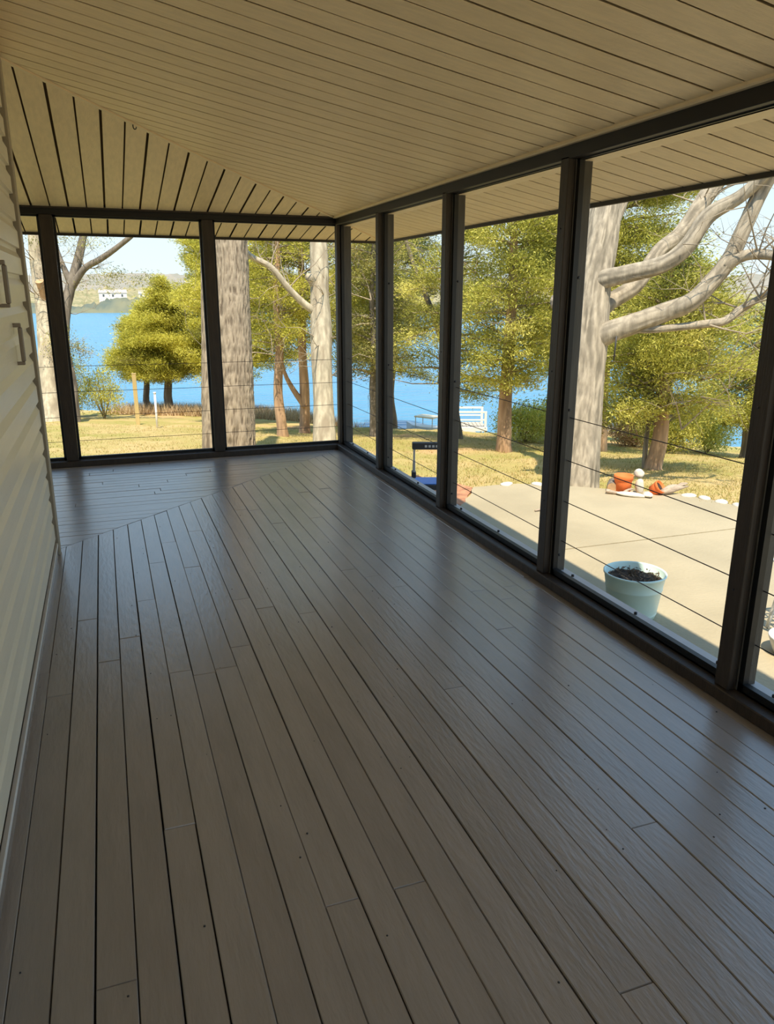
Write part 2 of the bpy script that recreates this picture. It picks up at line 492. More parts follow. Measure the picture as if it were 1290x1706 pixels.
def plank(poly, m, tilt):
    """chamfered board from a quad outline (counter-clockwise)"""
    n = 4
    cx = sum(p[0] for p in poly) / 4; cy = sum(p[1] for p in poly) / 4
    ch = .0012
    v = []
    for p in poly: v.append((p[0], p[1], -.022))
    for p in poly: v.append((p[0], p[1], -.0022))
    P = [Vector((p[0], p[1])) for p in poly]
    for i in range(4):
        a = (P[i - 1] - P[i]).normalized(); c = (P[(i + 1) % 4] - P[i]).normalized()
        q2 = P[i] + (a + c) * ch * 1.1
        v.append((q2.x, q2.y, 0.0))
    f = [(4, 5, 9, 8), (5, 6, 10, 9), (6, 7, 11, 10), (7, 4, 8, 11), (8, 9, 10, 11), (0, 1, 5, 4), (1, 2, 6, 5), (2, 3, 7, 6), (3, 0, 4, 7)]
    bb = MB(); bb.add(v, f)
    o = bb.build('plank', m, fl, recalc=False)
    o.location.z += tilt * S
    return o
for i, (xa, xb) in enumerate(rows):
    cuts = sorted(y for (jx, y) in joints if xa <= jx < xb)
    ends = [Y0]
    pool = cuts[:]
    yy = Y0 + random.uniform(1.4, 2.4)
    while yy < 0.6 and not any(abs(yy - c) < .5 for c in cuts): pool.append(yy); yy += random.uniform(1.4, 2.2)
    far_ = miter((xa + xb) / 2)
    yy = max(cuts + [0.9]) + random.uniform(.9, 1.6)
    while yy < far_ - .35: pool.append(yy); yy += random.uniform(.8, 1.7)
    ends += sorted(pool)
    g0 = random.choice((.0002, .0004, .0006, .0012, .0020)); g1 = random.choice((.0002, .0003, .0005, .0010))
    for k, y0 in enumerate(ends):
        y1 = ends[k + 1] - .0012 if k + 1 < len(ends) else None
        wob = random.uniform(-.0006, .0006)
        a, c = xa + g0 + wob, xb - g1 + wob
        if y1 is None: ya, yb = miter(a) - .002, miter(c) - .002
        else: ya = yb = y1
        plank([(a, y0), (c, y0), (c, yb), (a, ya)], M['floor_y'], random.uniform(-.0016, .0006))
y = CY + .03 - PW * 0.2
while y < 4.84:
    y1 = min(y + PW, 4.85)
    fx = lambda yy: min(WX + (yy - CY - .03) / .977, 1.42)
    xs = [XL]; xx = XL + random.uniform(.3, 1.2)
    while xx < fx(y) - .3: xs.append(xx); xx += random.uniform(.7, 1.5)
    ya = max(y, CY + .03)
    g0 = random.choice((.0004, .0008, .0014))
    for k, x0 in enumerate(xs):
        a, c = ya + .0006, y1 - g0
        if k + 1 < len(xs): xa = xb = xs[k + 1] - .001
        else: xa, xb = fx(a) - .002, fx(c) - .002
        if xa - x0 > .01:
            plank([(x0, a), (xa, a), (xb, c), (x0, c)], M['floor_x'], random.uniform(-.0012, .0006))
    y = y1

nl = MB()
for k in range(150):
    xa, xb = random.choice(rows); yy = random.uniform(.6, 4.2)
    if yy > miter(xa) - .05: continue
    xx = random.choice((xa + .014, xb - .014)) + random.uniform(-.003, .003); r_ = random.uniform(.0009, .0022)
    nl.lathe([(r_, -.001), (r_, .0006), (0, .0004)], 7, 0, xx, yy)
o = nl.build('nail_head', M['screw'], fl); o['kind'] = 'stuff'

# ------------------------------------------------------------------ house wall: lap siding
wl = struct('wall_left', 'cream vinyl lap siding house wall on the left', 'wall')
b = MB(); b.box(WX - .12, WX - .012, Y0, CY - .02, -.4, 1.86); b.box(-3.2, WX - .012, CY - .12, CY - .016, -.4, 1.86)
b.build('wall_core', M['siding_dark'], wl)
CO = .0893
z = .075; 
while z < 1.80:
    # double-lap course: two slanted faces with a small drip lip each
    v = []; prof = [(.000, 0), (.013, .001), (.0125, .056), (.002, .076), (.001, CO + .004)]
    y0, y1 = Y0, CY - .075 + random.uniform(-.006, .003)
    for yy in (y0, y1):
        for (dx, dz) in prof: v.append((WX - .008 + dx, yy, z + dz))
    f = [(i, i + 1, i + 6, i + 5) for i in range(4)] + [(0, 1, 2, 3, 4), (5, 9, 8, 7, 6)]
    bb = MB(); bb.add(v, f); bb.build('siding_plank', M['siding'], wl)
    v = []
    for xx in (-3.0, WX - .06):
        for (dx, dz) in prof: v.append((xx, CY - .012 + dx, z + dz))
    bb = MB(); bb.add(v, f); bb.build('siding_plank', M['siding'], wl)
    z += CO
tr = setp(MB().box(WX - .05, WX + .014, CY - .045, CY + .014, .0, 1.78, .003).build('trim_1', M['corner']), 'taupe corner trim at the end of the cream siding', 'trim', kind='structure')
bl = struct('baseboard_left', 'narrow white strip and painted board at foot of cream siding', 'baseboard')
MB().box(WX, WX + .010, Y0, CY - .05, .040, .052, .001).build('white_strip', M['white_trim'], bl)
MB().box(WX - .01, WX + .006, Y0, CY - .05, .0, .040, .001).build('base_board', M['floor_y'], bl)
# brackets on the siding
def bracket(y, z0, label):
    t = empty('wall_bracket', (WX + .004, y, z0), 0, label, 'bracket', 'metal brackets on the siding')
    MB().box(.013, .025, -.008, .008, 0, .10, .0025).build('bar', M['bracket'], t)
    MB().box(-.004, .022, -.008, .008, .10, .112, .0015).build('upper_mount', M['bracket'], t)
    MB().box(-.004, .022, -.007, .007, -.010, 0, .0015).build('lower_mount', M['bracket'], t)
bracket(2.55, .80, 'slim vertical metal bracket on the cream siding, the whole one')
bracket(2.34, .97, 'metal bracket high on the cream siding, cut by the picture edge')


# ------------------------------------------------------------------ ceiling and soffits
ce = struct('ceiling', 'tan grooved vinyl panel ceiling with a diagonal hip seam', 'ceiling')
CP = .0935
def ceil_panel(par, m, axis, c0, c1, ends, dz=0.0, segs=8):
    """axis 'x': panel runs along x, spans y in c0..c1; ends(c)->(start,end); height follows zc of the running coordinate"""
    w_ = c1 - c0
    ga, gb = (.0052, .0034) if int(round(c0 / CP)) % 2 else (.0034, .0052)
    prof = [(ga + .012, .0155), (ga, .0016), (ga + .0012, 0.0), (w_ - gb - .0012, 0.0), (w_ - gb, .0016), (w_ - gb - .012, .0155)]
    v = []; f = []
    for (d, up) in prof:
        a, e_ = ends(c0 + d)
        for k in range(segs + 1):
            t = a + (e_ - a) * k / segs
            zz = zc(t if axis == 'x' else t - OY + OX, dz == 0) + up + dz
            v.append((t, c0 + d, zz) if axis == 'x' else (c0 + d, t, zz))
    n = segs + 1
    for i in range(len(prof) - 1):
        for k in range(segs):
            f.append((i * n + k, i * n + k + 1, (i + 1) * n + k + 1, (i + 1) * n + k))
    bb = MB(); bb.add(v, f)
    return bb.build('ceiling_panel' if par is ce else 'soffit_panel', m, par, recalc=False)
hx = lambda yy: yy - OY + OX          # hip line
y = 4.765
while y > Y0:
    ceil_panel(ce, M['ceil_x'], 'x', y - CP, y, lambda c: (max(WX - .01, hx(c) + .004), OX + .01), segs=6)
    y -= CP
x = 1.375
while x > XL:
    ceil_panel(ce, M['ceil_y'], 'y', x - CP, x, lambda c: (max(CY - .01, c - OX + OY + .004), OY + .01), segs=4)
    x -= CP
bk_ = MB()
bk_.add([(WX - .05, Y0, zc(WX - .05, False) + .016), (1.49, Y0, zc(1.49, False) + .016), (1.49, 4.89, zc(1.49, False) + .016), (WX - .05, 4.89 - 1.49 + WX - .05, zc(WX - .05, False) + .016)], [(0, 1, 2, 3)])
bk_.add([(XL, 4.89, zc(1.49, False) + .016), (1.49, 4.89, zc(1.49, False) + .016), (WX - .05, 4.89 - 1.49 + WX - .05, zc(WX - .05, False) + .016), (XL, 4.89 - 1.49 + WX - .05, zc(WX - .05, False) + .016)], [(0, 1, 2, 3)])
bk_.build('backing', M['ceil_back'], ce)
so = struct('eave_soffit', 'tan grooved soffit under the eave outside the openings', 'soffit')
EX, EY = 1.885, 5.285
y = EY - .03
while y > Y0:
    ceil_panel(so, M['ceil_x'], 'x', y - CP, y, lambda c: (max(1.495, hx(c) + .004), EX), dz=-.008, segs=1)
    y -= CP
x = EX - .03
while x > XL - .4:
    ceil_panel(so, M['ceil_y'], 'y', x - CP, x, lambda c: (max(4.895, c - OX + OY + .004), EY), dz=-.008, segs=1)
    x -= CP
# hip seam strip, hook, perimeter moulding
def hip_strip(name, x0, x1, par, m, wd=.009, off=-.004):
    v = []
    N_ = 10
    for k in range(N_ + 1):
        xx = x0 + (x1 - x0) * k / N_
        zz = zc(xx, par is ce) + off
        for s_, h_ in ((-wd, .004), (-wd, -.003), (wd, -.003), (wd, .004)):
            v.append((xx + s_ * .7, xx + OY - OX - s_ * .7, zz + h_))
    f = [(k * 4 + j, k * 4 + j + 1, k * 4 + j + 5, k * 4 + j + 4) for k in range(N_) for j in range(3)]
    bb = MB(); bb.add(v, f); return bb.build(name, m, par)
hip_strip('hip_strip', WX, 1.395, ce, M['tan_trim'])
hip_strip('hip_strip', 1.49, EX, so, M['tan_trim'], .006, -.012)
hk = empty('ceiling_hook', (.19, 3.59, zc(.19) - .004), 0, 'small dark screw hook in the diagonal ceiling seam', 'hook')
v, f = tube_mesh([(0, 0, .005, .0022), (0, 0, -.012, .0022), (.004, -.002, -.020, .0022), (.011, -.004, -.018, .002), (.012, -.004, -.011, .0018)], 6, .004)
bb = MB(); bb.add(v, f, 0, True); bb.build('hook', M['screw'], hk)
for k, (nm, a) in enumerate((('trim_2', (1.383, 1.405, Y0, 4.80)), ('trim_3', (XL, 1.40, 4.785, 4.805)))):
    t = setp(MB().box(a[0], a[1], a[2], a[3], 1.440, 1.459, .004).build(nm, M['tan_trim'] if k == 0 else M['brown']),
             ('rounded tan moulding between ceiling and right header' if k == 0 else 'dark moulding between ceiling and far header'), 'trim', kind='structure')

# roof slab above everything (keeps the sun off the porch)
rf = MB()
def rz_(x): return 1.452 + .19 * (1.38 - x) + .035
rf.prism([(EX + .02, Y0 - .35, rz_(EX + .02)), (EX + .02, EY + .02, rz_(EX + .02)), (-2.5, EY + .02 - (EX + .02 + 2.5), rz_(-2.5)), (-2.5, Y0 - .35, rz_(-2.5))], 0, .05)
rf.prism([(EX + .02, EY + .02, rz_(EX + .02)), (-5, EY + .02, rz_(EX + .02)), (-5, EY + .02 - (EX + .02 + 2.5), rz_(-2.5)), (-2.5, EY + .02 - (EX + .02 + 2.5), rz_(-2.5))], 0, .05)
setp(rf.build('roof', M['roof']), 'low hipped shingle roof over the porch', 'roof', kind='structure')
fa = struct('trim_4', 'dark drip edge along the outer rim of the eave', 'trim')
ze = zc(EX, False)
MB().box(EX, EX + .014, Y0 - .3, EY, ze - .024, ze + .05).build('drip_edge', M['fascia'], fa)
MB().box(XL - 3, EX + .014, EY, EY + .014, ze - .024, ze + .05).build('drip_edge', M['fascia'], fa)

# ------------------------------------------------------------------ screen walls
wr = struct('wall_right', 'dark post and beam frame of the right porch opening', 'wall')
wf = struct('wall_far', 'dark post and beam frame of the far porch opening', 'wall')
ZH = 1.402
posts_y = [-1.85, -1.39, -.49, .42, 1.322, 2.210, 3.128, 3.995]
PWY = .050
def right_post(y):
    p = MB().box(1.428, 1.488, y, y + PWY - .006, .02, 1.42, .002).build('post', M['greypost'], wr)
    q_ = MB().box(1.402, 1.428, y + .004, y + PWY, .034, 1.41, .002).build('batten', M['brown'], p)
    for zz in (.10, .62, 1.05):
        s_ = MB(); s_.bar((1.462, y - .003, zz), (1.462, y + .004, zz), .0045, 8); s_.build('screw', M['screw'], p)
    for zz in (.30, .75, 1.2):
        s_ = MB(); s_.bar((1.400, y + .028, zz), (1.404, y + .028, zz), .003, 6); s_.build('nail', M['screw'], p)
for y in posts_y: right_post(y)
p = MB().box(1.425, 1.50, 4.79, 4.87, .02, 1.42, .003).build('corner_post', M['greypost'], wr)
MB().box(1.405, 1.428, 4.785, 4.81, .0, 1.42, .002).build('batten', M['brown'], p)
MB().box(1.402, 1.434, Y0, 4.80, ZH, 1.442, .002).build('header', M['header'], wr)
MB().box(1.434, 1.515, Y0, 4.88, ZH - .004, 1.440, .003).build('outer_header', M['tan_trim'], wr)
MB().box(1.390, 1.430, Y0, 4.80, .0, .034, .003).build('sill', M['brown'], wr)
MB().box(1.430, 1.503, Y0, 4.87, .0, .040, .003).build('outer_sill', M['sill_out'], wr)
MB().box(1.43, 1.49, Y0, 4.87, -.4, .0).build('skirt_board', M['greypost'], wr)
posts_x = [(-2.95, .066), (-2.018, .066), (-1.148, .066), (-.278, .067), (.594, .062)]
for x, wd in posts_x:
    p = MB().box(x + .004, x + wd - .004, 4.83, 4.89, .02, 1.42, .002).build('post', M['greypost'], wf)
    MB().box(x, x + wd, 4.805, 4.83, .034, 1.41, .002).build('batten', M['brown'], p)
MB().box(XL - .1, 1.41, 4.805, 4.835, ZH + .008, 1.444, .002).build('header', M['header'], wf)
MB().box(XL - .1, 1.49, 4.835, 4.895, ZH, 1.452, .003).build('outer_header', M['tan_trim'], wf)
MB().box(XL - .1, 1.41, 4.785, 4.832, .0, .034, .003).build('sill', M['brown'], wf)
MB().box(XL - .1, 1.43, 4.832, 4.90, .0, .038, .003).build('outer_sill', M['sill_out'], wf)
MB().box(XL - .1, 1.43, 4.84, 4.89, -.6, .0).build('skirt_board', M['greypost'], wf)

CZ = (.594, .445, .298, .152)
def bay_right(n, ya, yb, where):
    t = struct('window_%d' % n, where, 'window')
    fb = MB(); fx0, fx1 = 1.430, 1.448; fw_ = .016
    fb.box(fx0, fx1, ya - .001, ya + fw_, .036, ZH); fb.box(fx0, fx1, yb - fw_, yb + .001, .036, ZH)
    fb.box(fx0, fx1, ya, yb, .030, .056); fb.box(fx0, fx1, ya, yb, ZH - .004, ZH + .002)
    fb.build('screen_frame', M['black'], t)
    for zz in CZ:
        c = MB(); c.bar((1.470, ya - .02, zz), (1.470, yb + .02, zz - .001), .0015, 6); c.build('cable', M['cable'], t)
    k = 3
    for i in range(k):
        yy = ya + .07 + (yb - ya - .14) * i / (k - 1)
        s_ = MB(); s_.bar((1.478, yy, .038), (1.478, yy, .047), .005, 8); s_.build('screw', M['screw'], t)
    s_ = MB(); s_.bar((1.462, ya + .045, ZH - .012), (1.462, ya + .045, ZH), .005, 8); s_.build('screw', M['screw'], t)
    return t
ys = [Y0] + posts_y
bay_right(1, .42 + PWY, 1.322, 'right porch opening at the picture edge past the nearest post')
bay_right(2, 1.322 + PWY, 2.21, 'widest right porch opening showing the mint planter outside')
bay_right(3, 2.21 + PWY, 3.128, 'right porch opening between second and third posts, patio corner outside')
bay_right(4, 3.128 + PWY, 3.995, 'right porch opening with the folding stool outside')
bay_right(5, 3.995 + PWY, 4.79, 'narrowest right porch opening next to the corner post')
def bay_far(n, xa, xb, where):
    t = struct('window_%d' % n, where, 'window')
    fb = MB(); y0, y1 = 4.832, 4.850; fw_ = .014
    fb.box(xa, xa + fw_, y0, y1, .034, ZH + .01); fb.box(xb - fw_, xb, y0, y1, .034, ZH + .01)
    fb.box(xa, xb, y0, y1, .034, .052); fb.box(xa, xb, y0, y1, ZH - .002, ZH + .012)
    fb.build('screen_frame', M['black'], t)
    for zz in CZ:
        c = MB(); c.bar((xa - .02, 4.872, zz - .01), (xb + .02, 4.872, zz - .012), .0015, 6); c.build('cable', M['cable'], t)
    for i in range(3):
        xx = xa + .07 + (xb - xa - .14) * i / 2
        s_ = MB(); s_.bar((xx, 4.878, .036), (xx, 4.878, .044), .005, 8); s_.build('screw', M['screw'], t)
bay_far(6, -1.082, -.278, 'leftmost sliver of far porch opening beside the siding')
bay_far(7, -.211, .594, 'far porch opening with the open lake view')
bay_far(8, .656, 1.425, 'far porch opening with the thick ridged trunk outside')

# ------------------------------------------------------------------ land, lake, far shore
def axis(a, b, st, lo, hi):
    mid = list(np.arange(a, b + 1e-6, st))
    pre = []; q2 = a; d = st
    while q2 > lo: d *= 1.5; q2 -= d; pre.append(q2)
    post_ = []; q2 = mid[-1]; d = st
    while q2 < hi: d *= 1.5; q2 += d; post_.append(q2)
    return np.array(pre[::-1] + mid + post_)
gx = axis(-4, 16, .16, -90, 90); gy = axis(2, 23, .16, -90, 60)
XX, YY = np.meshgrid(gx, gy)
ZZ = np.vectorize(G)(XX, YY)
rng = np.random.default_rng(3)
near_p = (XX > 1.2) & (XX < 4.6) & (YY < 4.9)
ZZ = ZZ + np.where(near_p | ((XX < 1.8) & (YY < 6)), 0, rng.normal(0, .010, ZZ.shape))
nx, ny = len(gx), len(gy)
ii, jj = np.meshgrid(np.arange(nx - 1), np.arange(ny - 1))
Q = np.stack([jj * nx + ii, jj * nx + ii + 1, (jj + 1) * nx + ii + 1, (jj + 1) * nx + ii], -1).reshape(-1, 4)
setp(fast_mesh('lawn_ground', np.stack([XX, YY, ZZ], -1).reshape(-1, 3), Q, M['lawn'], smooth=True), 'sloping tan green lawn going down to the lake', 'lawn', kind='structure')
lk = MB(); lk.add([(-260, -60, LAKE), (400, -60, LAKE), (400, 330, LAKE), (-260, 330, LAKE)], [(0, 1, 2, 3)])
setp(lk.build('lake', M['water']), 'blue lake beyond the lawn', 'lake', kind='structure')
def far_land(name, m, az0, az1, naz, rr, hf, label, cat, seed):
    rg = np.random.default_rng(seed)
    az = np.radians(np.linspace(az0, az1, naz))
    A, Rr = np.meshgrid(az, np.array(rr))
    t = (Rr - rr[0]) / (rr[-1] - rr[0])
    H = hf(A, t)
    bump = rg.random(H.shape)
    H = H + bump * np.where(t > 0, .9, 0) * (.35 + t)
    V = np.stack([Rr * np.sin(A), Rr * np.cos(A), H], -1).reshape(-1, 3)
    n1 = naz; i_, j_ = np.meshgrid(np.arange(naz - 1), np.arange(len(rr) - 1))
    F = np.stack([j_ * n1 + i_, (j_ + 1) * n1 + i_, (j_ + 1) * n1 + i_ + 1, j_ * n1 + i_ + 1], -1).reshape(-1, 4)
    setp(fast_mesh(name, V, F, m), label, cat, kind='structure')
M['nearhill'] = mat('tan wooded near bank', (0.40, 0.335, 0.20), 1.0, scale=0.22, col2=(0.25, 0.24, 0.13), detail=8, spec=0.0)
far_land('far_hills', M['hill'], -35, 75, 420, list(np.linspace(185, 340, 22)),
         lambda A, t: -1.0 + t ** .7 * (8.2 + .5 * np.sin(A * 9) + .4 * np.sin(A * 23 + 1) + 5.5 * np.clip((A - .75) / .4, 0, 1)), 'hazy grey brown wooded hills across the lake', 'hills', 5)
far_land('near_hillside', M['nearhill'], -35, 75, 620, list(np.linspace(131, 190, 16)),
         lambda A, t: -2.1 + t ** .7 * (3.0 + .5 * np.sin(A * 14) + .35 * np.sin(A * 37 + 1)), 'tan and olive wooded bank on the far side of the lake', 'hillside', 8)
far_land('far_shore', M['shore'], -35, 75, 520, [126, 127, 128.5, 130, 132, 134],
         lambda A, t: -2.15 + np.sin(np.clip(t, 0, 1) * math.pi * .75) * (1.25 + .5 * np.sin(A * 40) + .3 * np.sin(A * 93)), 'dark strip of trees on the far shore', 'shore', 6)
for (az, r, ln, h_, lab) in ((1.0, 146, 4.6, 1.0, 'long low white building on the far shore, left of the others'), (3.2, 147, 2.6, .8, 'small white building on the far shore between two larger ones'),
                             (6.3, 152, 2.6, 2.3, 'tall white house on the far shore beside the golden cedar'), (8.2, 154, 2.8, 1.6, 'white house half hidden by the golden cedar crown'),
                             (4.2, 172, 2.4, 1.1, 'pale house higher up on the far hillside')):
    a = math.radians(az - .2)
    t_ = (r - 131) / 59
    zb = -2.1 + max(t_, 0) ** .7 * 3.0 + .9
    t = empty('lake_house', (r * math.sin(a), r * math.cos(a), zb), -a, lab, 'building', 'houses on the far shore')
    MB().box(-ln / 2, ln / 2, -1, 1, -.6, h_).build('wall', M['house'], t)
    rb = MB(); rb.add([(-ln / 2 - .1, -1.1, h_), (ln / 2 + .1, -1.1, h_), (ln / 2 + .1, 1.1, h_), (-ln / 2 - .1, 1.1, h_), (-ln / 2, 0, h_ + .55), (ln / 2, 0, h_ + .55)],
                      [(0, 1, 5, 4), (2, 3, 4, 5), (1, 2, 5), (3, 0, 4), (0, 3, 2, 1)])
    rb.build('roof', M['houseroof'], t)
    for k in range(3):
        xx = -ln / 2 + ln * (k + .5) / 3
        MB().box(xx - .15, xx + .15, -1.03, -.99, h_ * .35, h_ * .75).build('window', M['hglass'], t)

# patio slabs
pa = struct('patio', 'sunlit pale concrete patio slabs beside the porch', 'patio')
def jag(p0, p1, n, amp):
    o_ = []
    for k in range(n):
        t = k / n
        o_.append((p0[0] + (p1[0] - p0[0]) * t + random.uniform(-amp, amp) * (k > 0), p0[1] + (p1[1] - p0[1]) * t + random.uniform(-amp, amp) * (k > 0)))
    return o_
ZP = -.36
edge = jag((3.93, 3.40), (3.90, 3.76), 3, .012) + jag((3.90, 3.76), (3.74, 4.19), 6, .014) + jag((3.74, 4.19), (3.17, 4.60), 8, .014) + jag((3.17, 4.60), (2.80, 4.83), 5, .012) + jag((2.80, 4.83), (2.44, 4.85), 4, .012) + \
    jag((2.44, 4.85), (2.10, 4.36), 7, .012) + jag((2.10, 4.36), (1.5, 3.85), 6, .008) + [(1.5, 3.85)]
MB().prism([(1.5, 3.418), (3.93, 3.40)] + edge[1:], -.44, ZP).build('slab', M['concrete'], pa)
MB().prism([(1.5, -1.0), (6.5, -1.0), (6.3, 1.6), (3.93, 3.388), (1.5, 3.406)], -.44, ZP).build('slab', M['concrete'], pa)  # wide out-of-view part added to bounce more sun into the porch
MB().prism([(1.5, -1.012), (6.5, -1.012), (6.5, -6), (-1.5, -6), (-1.5, -2.05), (1.5, -2.05)], -.44, ZP).build('slab', M['concrete'], pa)  # unseen slab behind the porch, added to reflect sunlight inside
mu = MB()
mp_ = jag((1.5, 3.84), (2.09, 4.36), 4, .01) + jag((2.09, 4.36), (2.43, 4.85), 5, .01) + jag((2.43, 4.85), (2.2, 5.35), 4, .06) + jag((2.2, 5.35), (1.5, 5.2), 5, .06)
mu.prism(mp_, -.42, -.363)
setp(mu.build('mulch_bed', M['mulch']), 'reddish brown mulch patch at the patio corner under the stool', 'mulch', kind='structure')

# ------------------------------------------------------------------ patio things
pl = empty('planter', (2.075, 2.545, ZP), 0, 'large mint green round planter of old soil on the patio', 'planter')
MB().lathe([(0, 0), (.112, 0), (.120, .004), (.1245, .022), (.127, .026), (.1245, .030), (.128, .04), (.143, .155), (.1465, .158), (.1445, .163), (.155, .225), (.160, .228), (.1605, .236), (.155, .239), (.150, .232),
            (.139, .17), (0, .17)], 64).build('pot', M['mint'], pl)
sv = MB(); n = 40; vv_ = [(0, 0, .205)]
rs = (.03, .06, .09, .115, .142)
for r_ in rs:
    for k in range(n):
        a = 2 * math.pi * k / n; vv_.append((r_ * math.cos(a), r_ * math.sin(a), .197 + .012 * (1 - r_ / .14) + random.uniform(-.006, .006)))
ff = [(0, 1 + k, 1 + (k + 1) % n) for k in range(n)]
for i in range(len(rs) - 1):
    for k in range(n): ff.append((1 + i * n + k, 1 + i * n + (k + 1) % n, 1 + (i + 1) * n + (k + 1) % n, 1 + (i + 1) * n + k))
sv.add(vv_, ff, 0, True); sv.build('soil', M['soil'], pl)
lv = MB()
for k in range(150):
    r_ = .135 * math.sqrt(random.random()); a = random.uniform(0, 6.28); c = Vector((r_ * math.cos(a), r_ * math.sin(a), .208 + random.uniform(0, .012) + .012 * (1 - r_ / .14)))
    u = Vector((random.gauss(0, 1), random.gauss(0, 1), random.gauss(0, .5))).normalized() * random.uniform(.006, .016); w2 = Vector((random.gauss(0, 1), random.gauss(0, 1), random.gauss(0, .7))).normalized() * .005
    lv.add([c - u, c + w2, c + u, c - w2], [(0, 1, 2, 3)])
setp(lv.build('leaf_litter', M['debris'], pl, recalc=False), kind='stuff')
tf = MB()
for k in range(46):
    a = random.uniform(0, 6.28); c = Vector((.01 + .02 * math.cos(a) * random.random(), .03 + .02 * math.sin(a), .205)); t = c + Vector((random.gauss(0, .02), random.gauss(0, .02), random.uniform(.02, .045)))
    tf.add([c + Vector((.003, 0, 0)), c - Vector((.003, 0, 0)), t], [(0, 1, 2)])
setp(tf.build('sprout', M['debris'], pl, recalc=False), kind='stuff')

pl.scale = (.83, .83, .85)

def pot(name, loc, label, r, h_, tip=(0, 0, 0)):
    t = empty(name, loc, 0, label, 'pot', 'orange pots at the patio edge')
    t.rotation_euler = tip
    MB().lathe([(0, 0), (r * .82, 0), (r * .92, h_ * .70), (r * .92, h_ * .71), (r, h_ * .72), (r * 1.02, h_ * .98), (r * .98, h_), (r * .92, h_ * .98), (r * .84, h_ * .7), (0, h_ * .68)], 40).build('body', M['terracotta'], t)
    MB().lathe([(0, h_ * .80), (r * .5, h_ * .79), (r * .905, h_ * .76)], 24).build('soil', M['soil'], t)
pot('terracotta_pot', (3.375, 4.36, ZP), 'upright orange terracotta pot between log and white rock', .066, .128)
pot('terracotta_pot', (3.555, 4.262, ZP + .016), 'smaller orange pot lying tipped among driftwood', .048, .075, (.9, .25, .3))

def rock(name, loc, sz, label, seed, m='stone', cat='stone', group=None, sub=3, holes=True):
    import bmesh
    bm = bmesh.new(); bmesh.ops.create_icosphere(bm, subdivisions=sub, radius=1)
    rg = random.Random(seed)
    offs = [(Vector((rg.gauss(0, 1), rg.gauss(0, 1), rg.gauss(0, 1))).normalized(), rg.uniform(-.35, .3)) for _ in range(14)]
    for v_ in bm.verts:
        d = v_.co.normalized(); f_ = 1 + sum(k_ * max(0, d.dot(o_) - .55) for o_, k_ in offs) + rg.uniform(-.03, .03)
        v_.co = Vector((d.x * sz[0], d.y * sz[1], max(d.z, -.7) * sz[2])) * f_ * S
    me = bpy.data.meshes.new(name); bm.to_mesh(me); bm.free()
    me.materials.append(M[m])
    for p_ in me.polygons: p_.use_smooth = True
    o = bpy.data.objects.new(name, me); o.location = Vector(loc) * S; o.rotation_euler = (0, 0, rg.uniform(0, 3)); C.objects.link(o)
    return setp(o, label, cat, group)
rock('rock', (3.515, 4.375, ZP + .125), (.036, .034, .030), 'round white pitted rock on top of the stone wedge', 3)
rock('rock', (3.475, 4.30, ZP + .045), (.030, .030, .065), 'upright pale stone wedge between the two orange pots', 8)
rock('flat_stone', (3.36, 4.245, ZP + .012), (.10, .035, .018), 'flat white stone lying in front of the upright orange pot', 11)
rock('flat_stone', (3.475, 4.205, ZP + .012), (.075, .032, .016), 'flat white stone in front of the tipped pot', 12)
for k, (xx, yy, sx, lab) in enumerate(((3.745, 4.115, .055, 'white edging stone nearest the driftwood'), (3.80, 4.02, .045, 'second white edging stone past the driftwood'), (3.845, 3.91, .05, 'third white edging stone past the driftwood'),
                                       (3.885, 3.80, .04, 'last white edging stone by the nearest post'), (2.70, 4.83, .06, 'pale edging stone at patio corner left of the oak'), (2.92, 4.76, .05, 'pale edging stone close to the oak base'))):
    rock('edging_stone', (xx, yy, ZP + .002), (sx, .04, .016), lab, 20 + k, group='white edging stones')
lg = empty('log', (3.305, 4.43, ZP + .034), 0, 'short sawn log lying at the patio edge by the oak', 'log')
tube('bark', [(-.006, -.05, 0, .036), (.03, 0, 0, .036), (.10, .085, .0, .034)], M['barkdark'], lg, 18, .02, ridge=.12, rk=10)
MB().lathe([(0, 0), (.034, 0)], 18).build('cut_face', M['cut'], lg).matrix_local = Matrix.Translation(Vector((-.0075, -.0515, 0)) * S) @ Vector((-.62, -.78, 0)).to_track_quat('Z', 'Y').to_matrix().to_4x4()
def drift(loc, label, pth, seed):
    t = empty('driftwood', loc, 0, label, 'driftwood', 'driftwood at the patio edge')
    rg = np.random.default_rng(seed)
    tube('trunk', pth, M['drift'], t, 12, .02, ridge=.35, rk=7, rng=rg, lump=.25)
    for k in range(2):
        p0 = pth[len(pth) // 2]; a = rg.uniform(-.6, .6)
        tube('branch_stub', [(p0[0], p0[1], p0[2], .012), (p0[0] + .04 * math.cos(a), p0[1] + .04 * math.sin(a), p0[2] + .02 + .01 * k, .008), (p0[0] + .09 * math.cos(a), p0[1] + .07 * math.sin(a), p0[2] + .03, .003)], M['drift'], t, 8, .02)
drift((3.58, 4.20, ZP + .02), 'tan driftwood piece to the right of the tipped orange pot', [(0, 0, 0, .016), (.07, .0, .012, .030), (.12, -.005, .022, .026), (.18, -.01, .024, .012), (.22, -.015, .03, .004)], 5)
drift((3.27, 4.325, ZP + .008), 'bleached stick of driftwood before the log', [(-.03, .04, .012, .013), (.0, .01, .008, .011), (.06, -.03, .0, .009), (.10, -.05, -.002, .006)], 6)
fs = empty('fallen_stick', (2.62, 4.15, ZP), 0, 'pale bent stick lying alone on the sunlit concrete', 'stick')
tube('stick', [(-.10, -.03, .008, .005), (-.03, -.02, .010, .008), (.05, .0, .012, .009), (.14, .02, .010, .006)], M['drift'], fs, 8, .02, lump=.2)

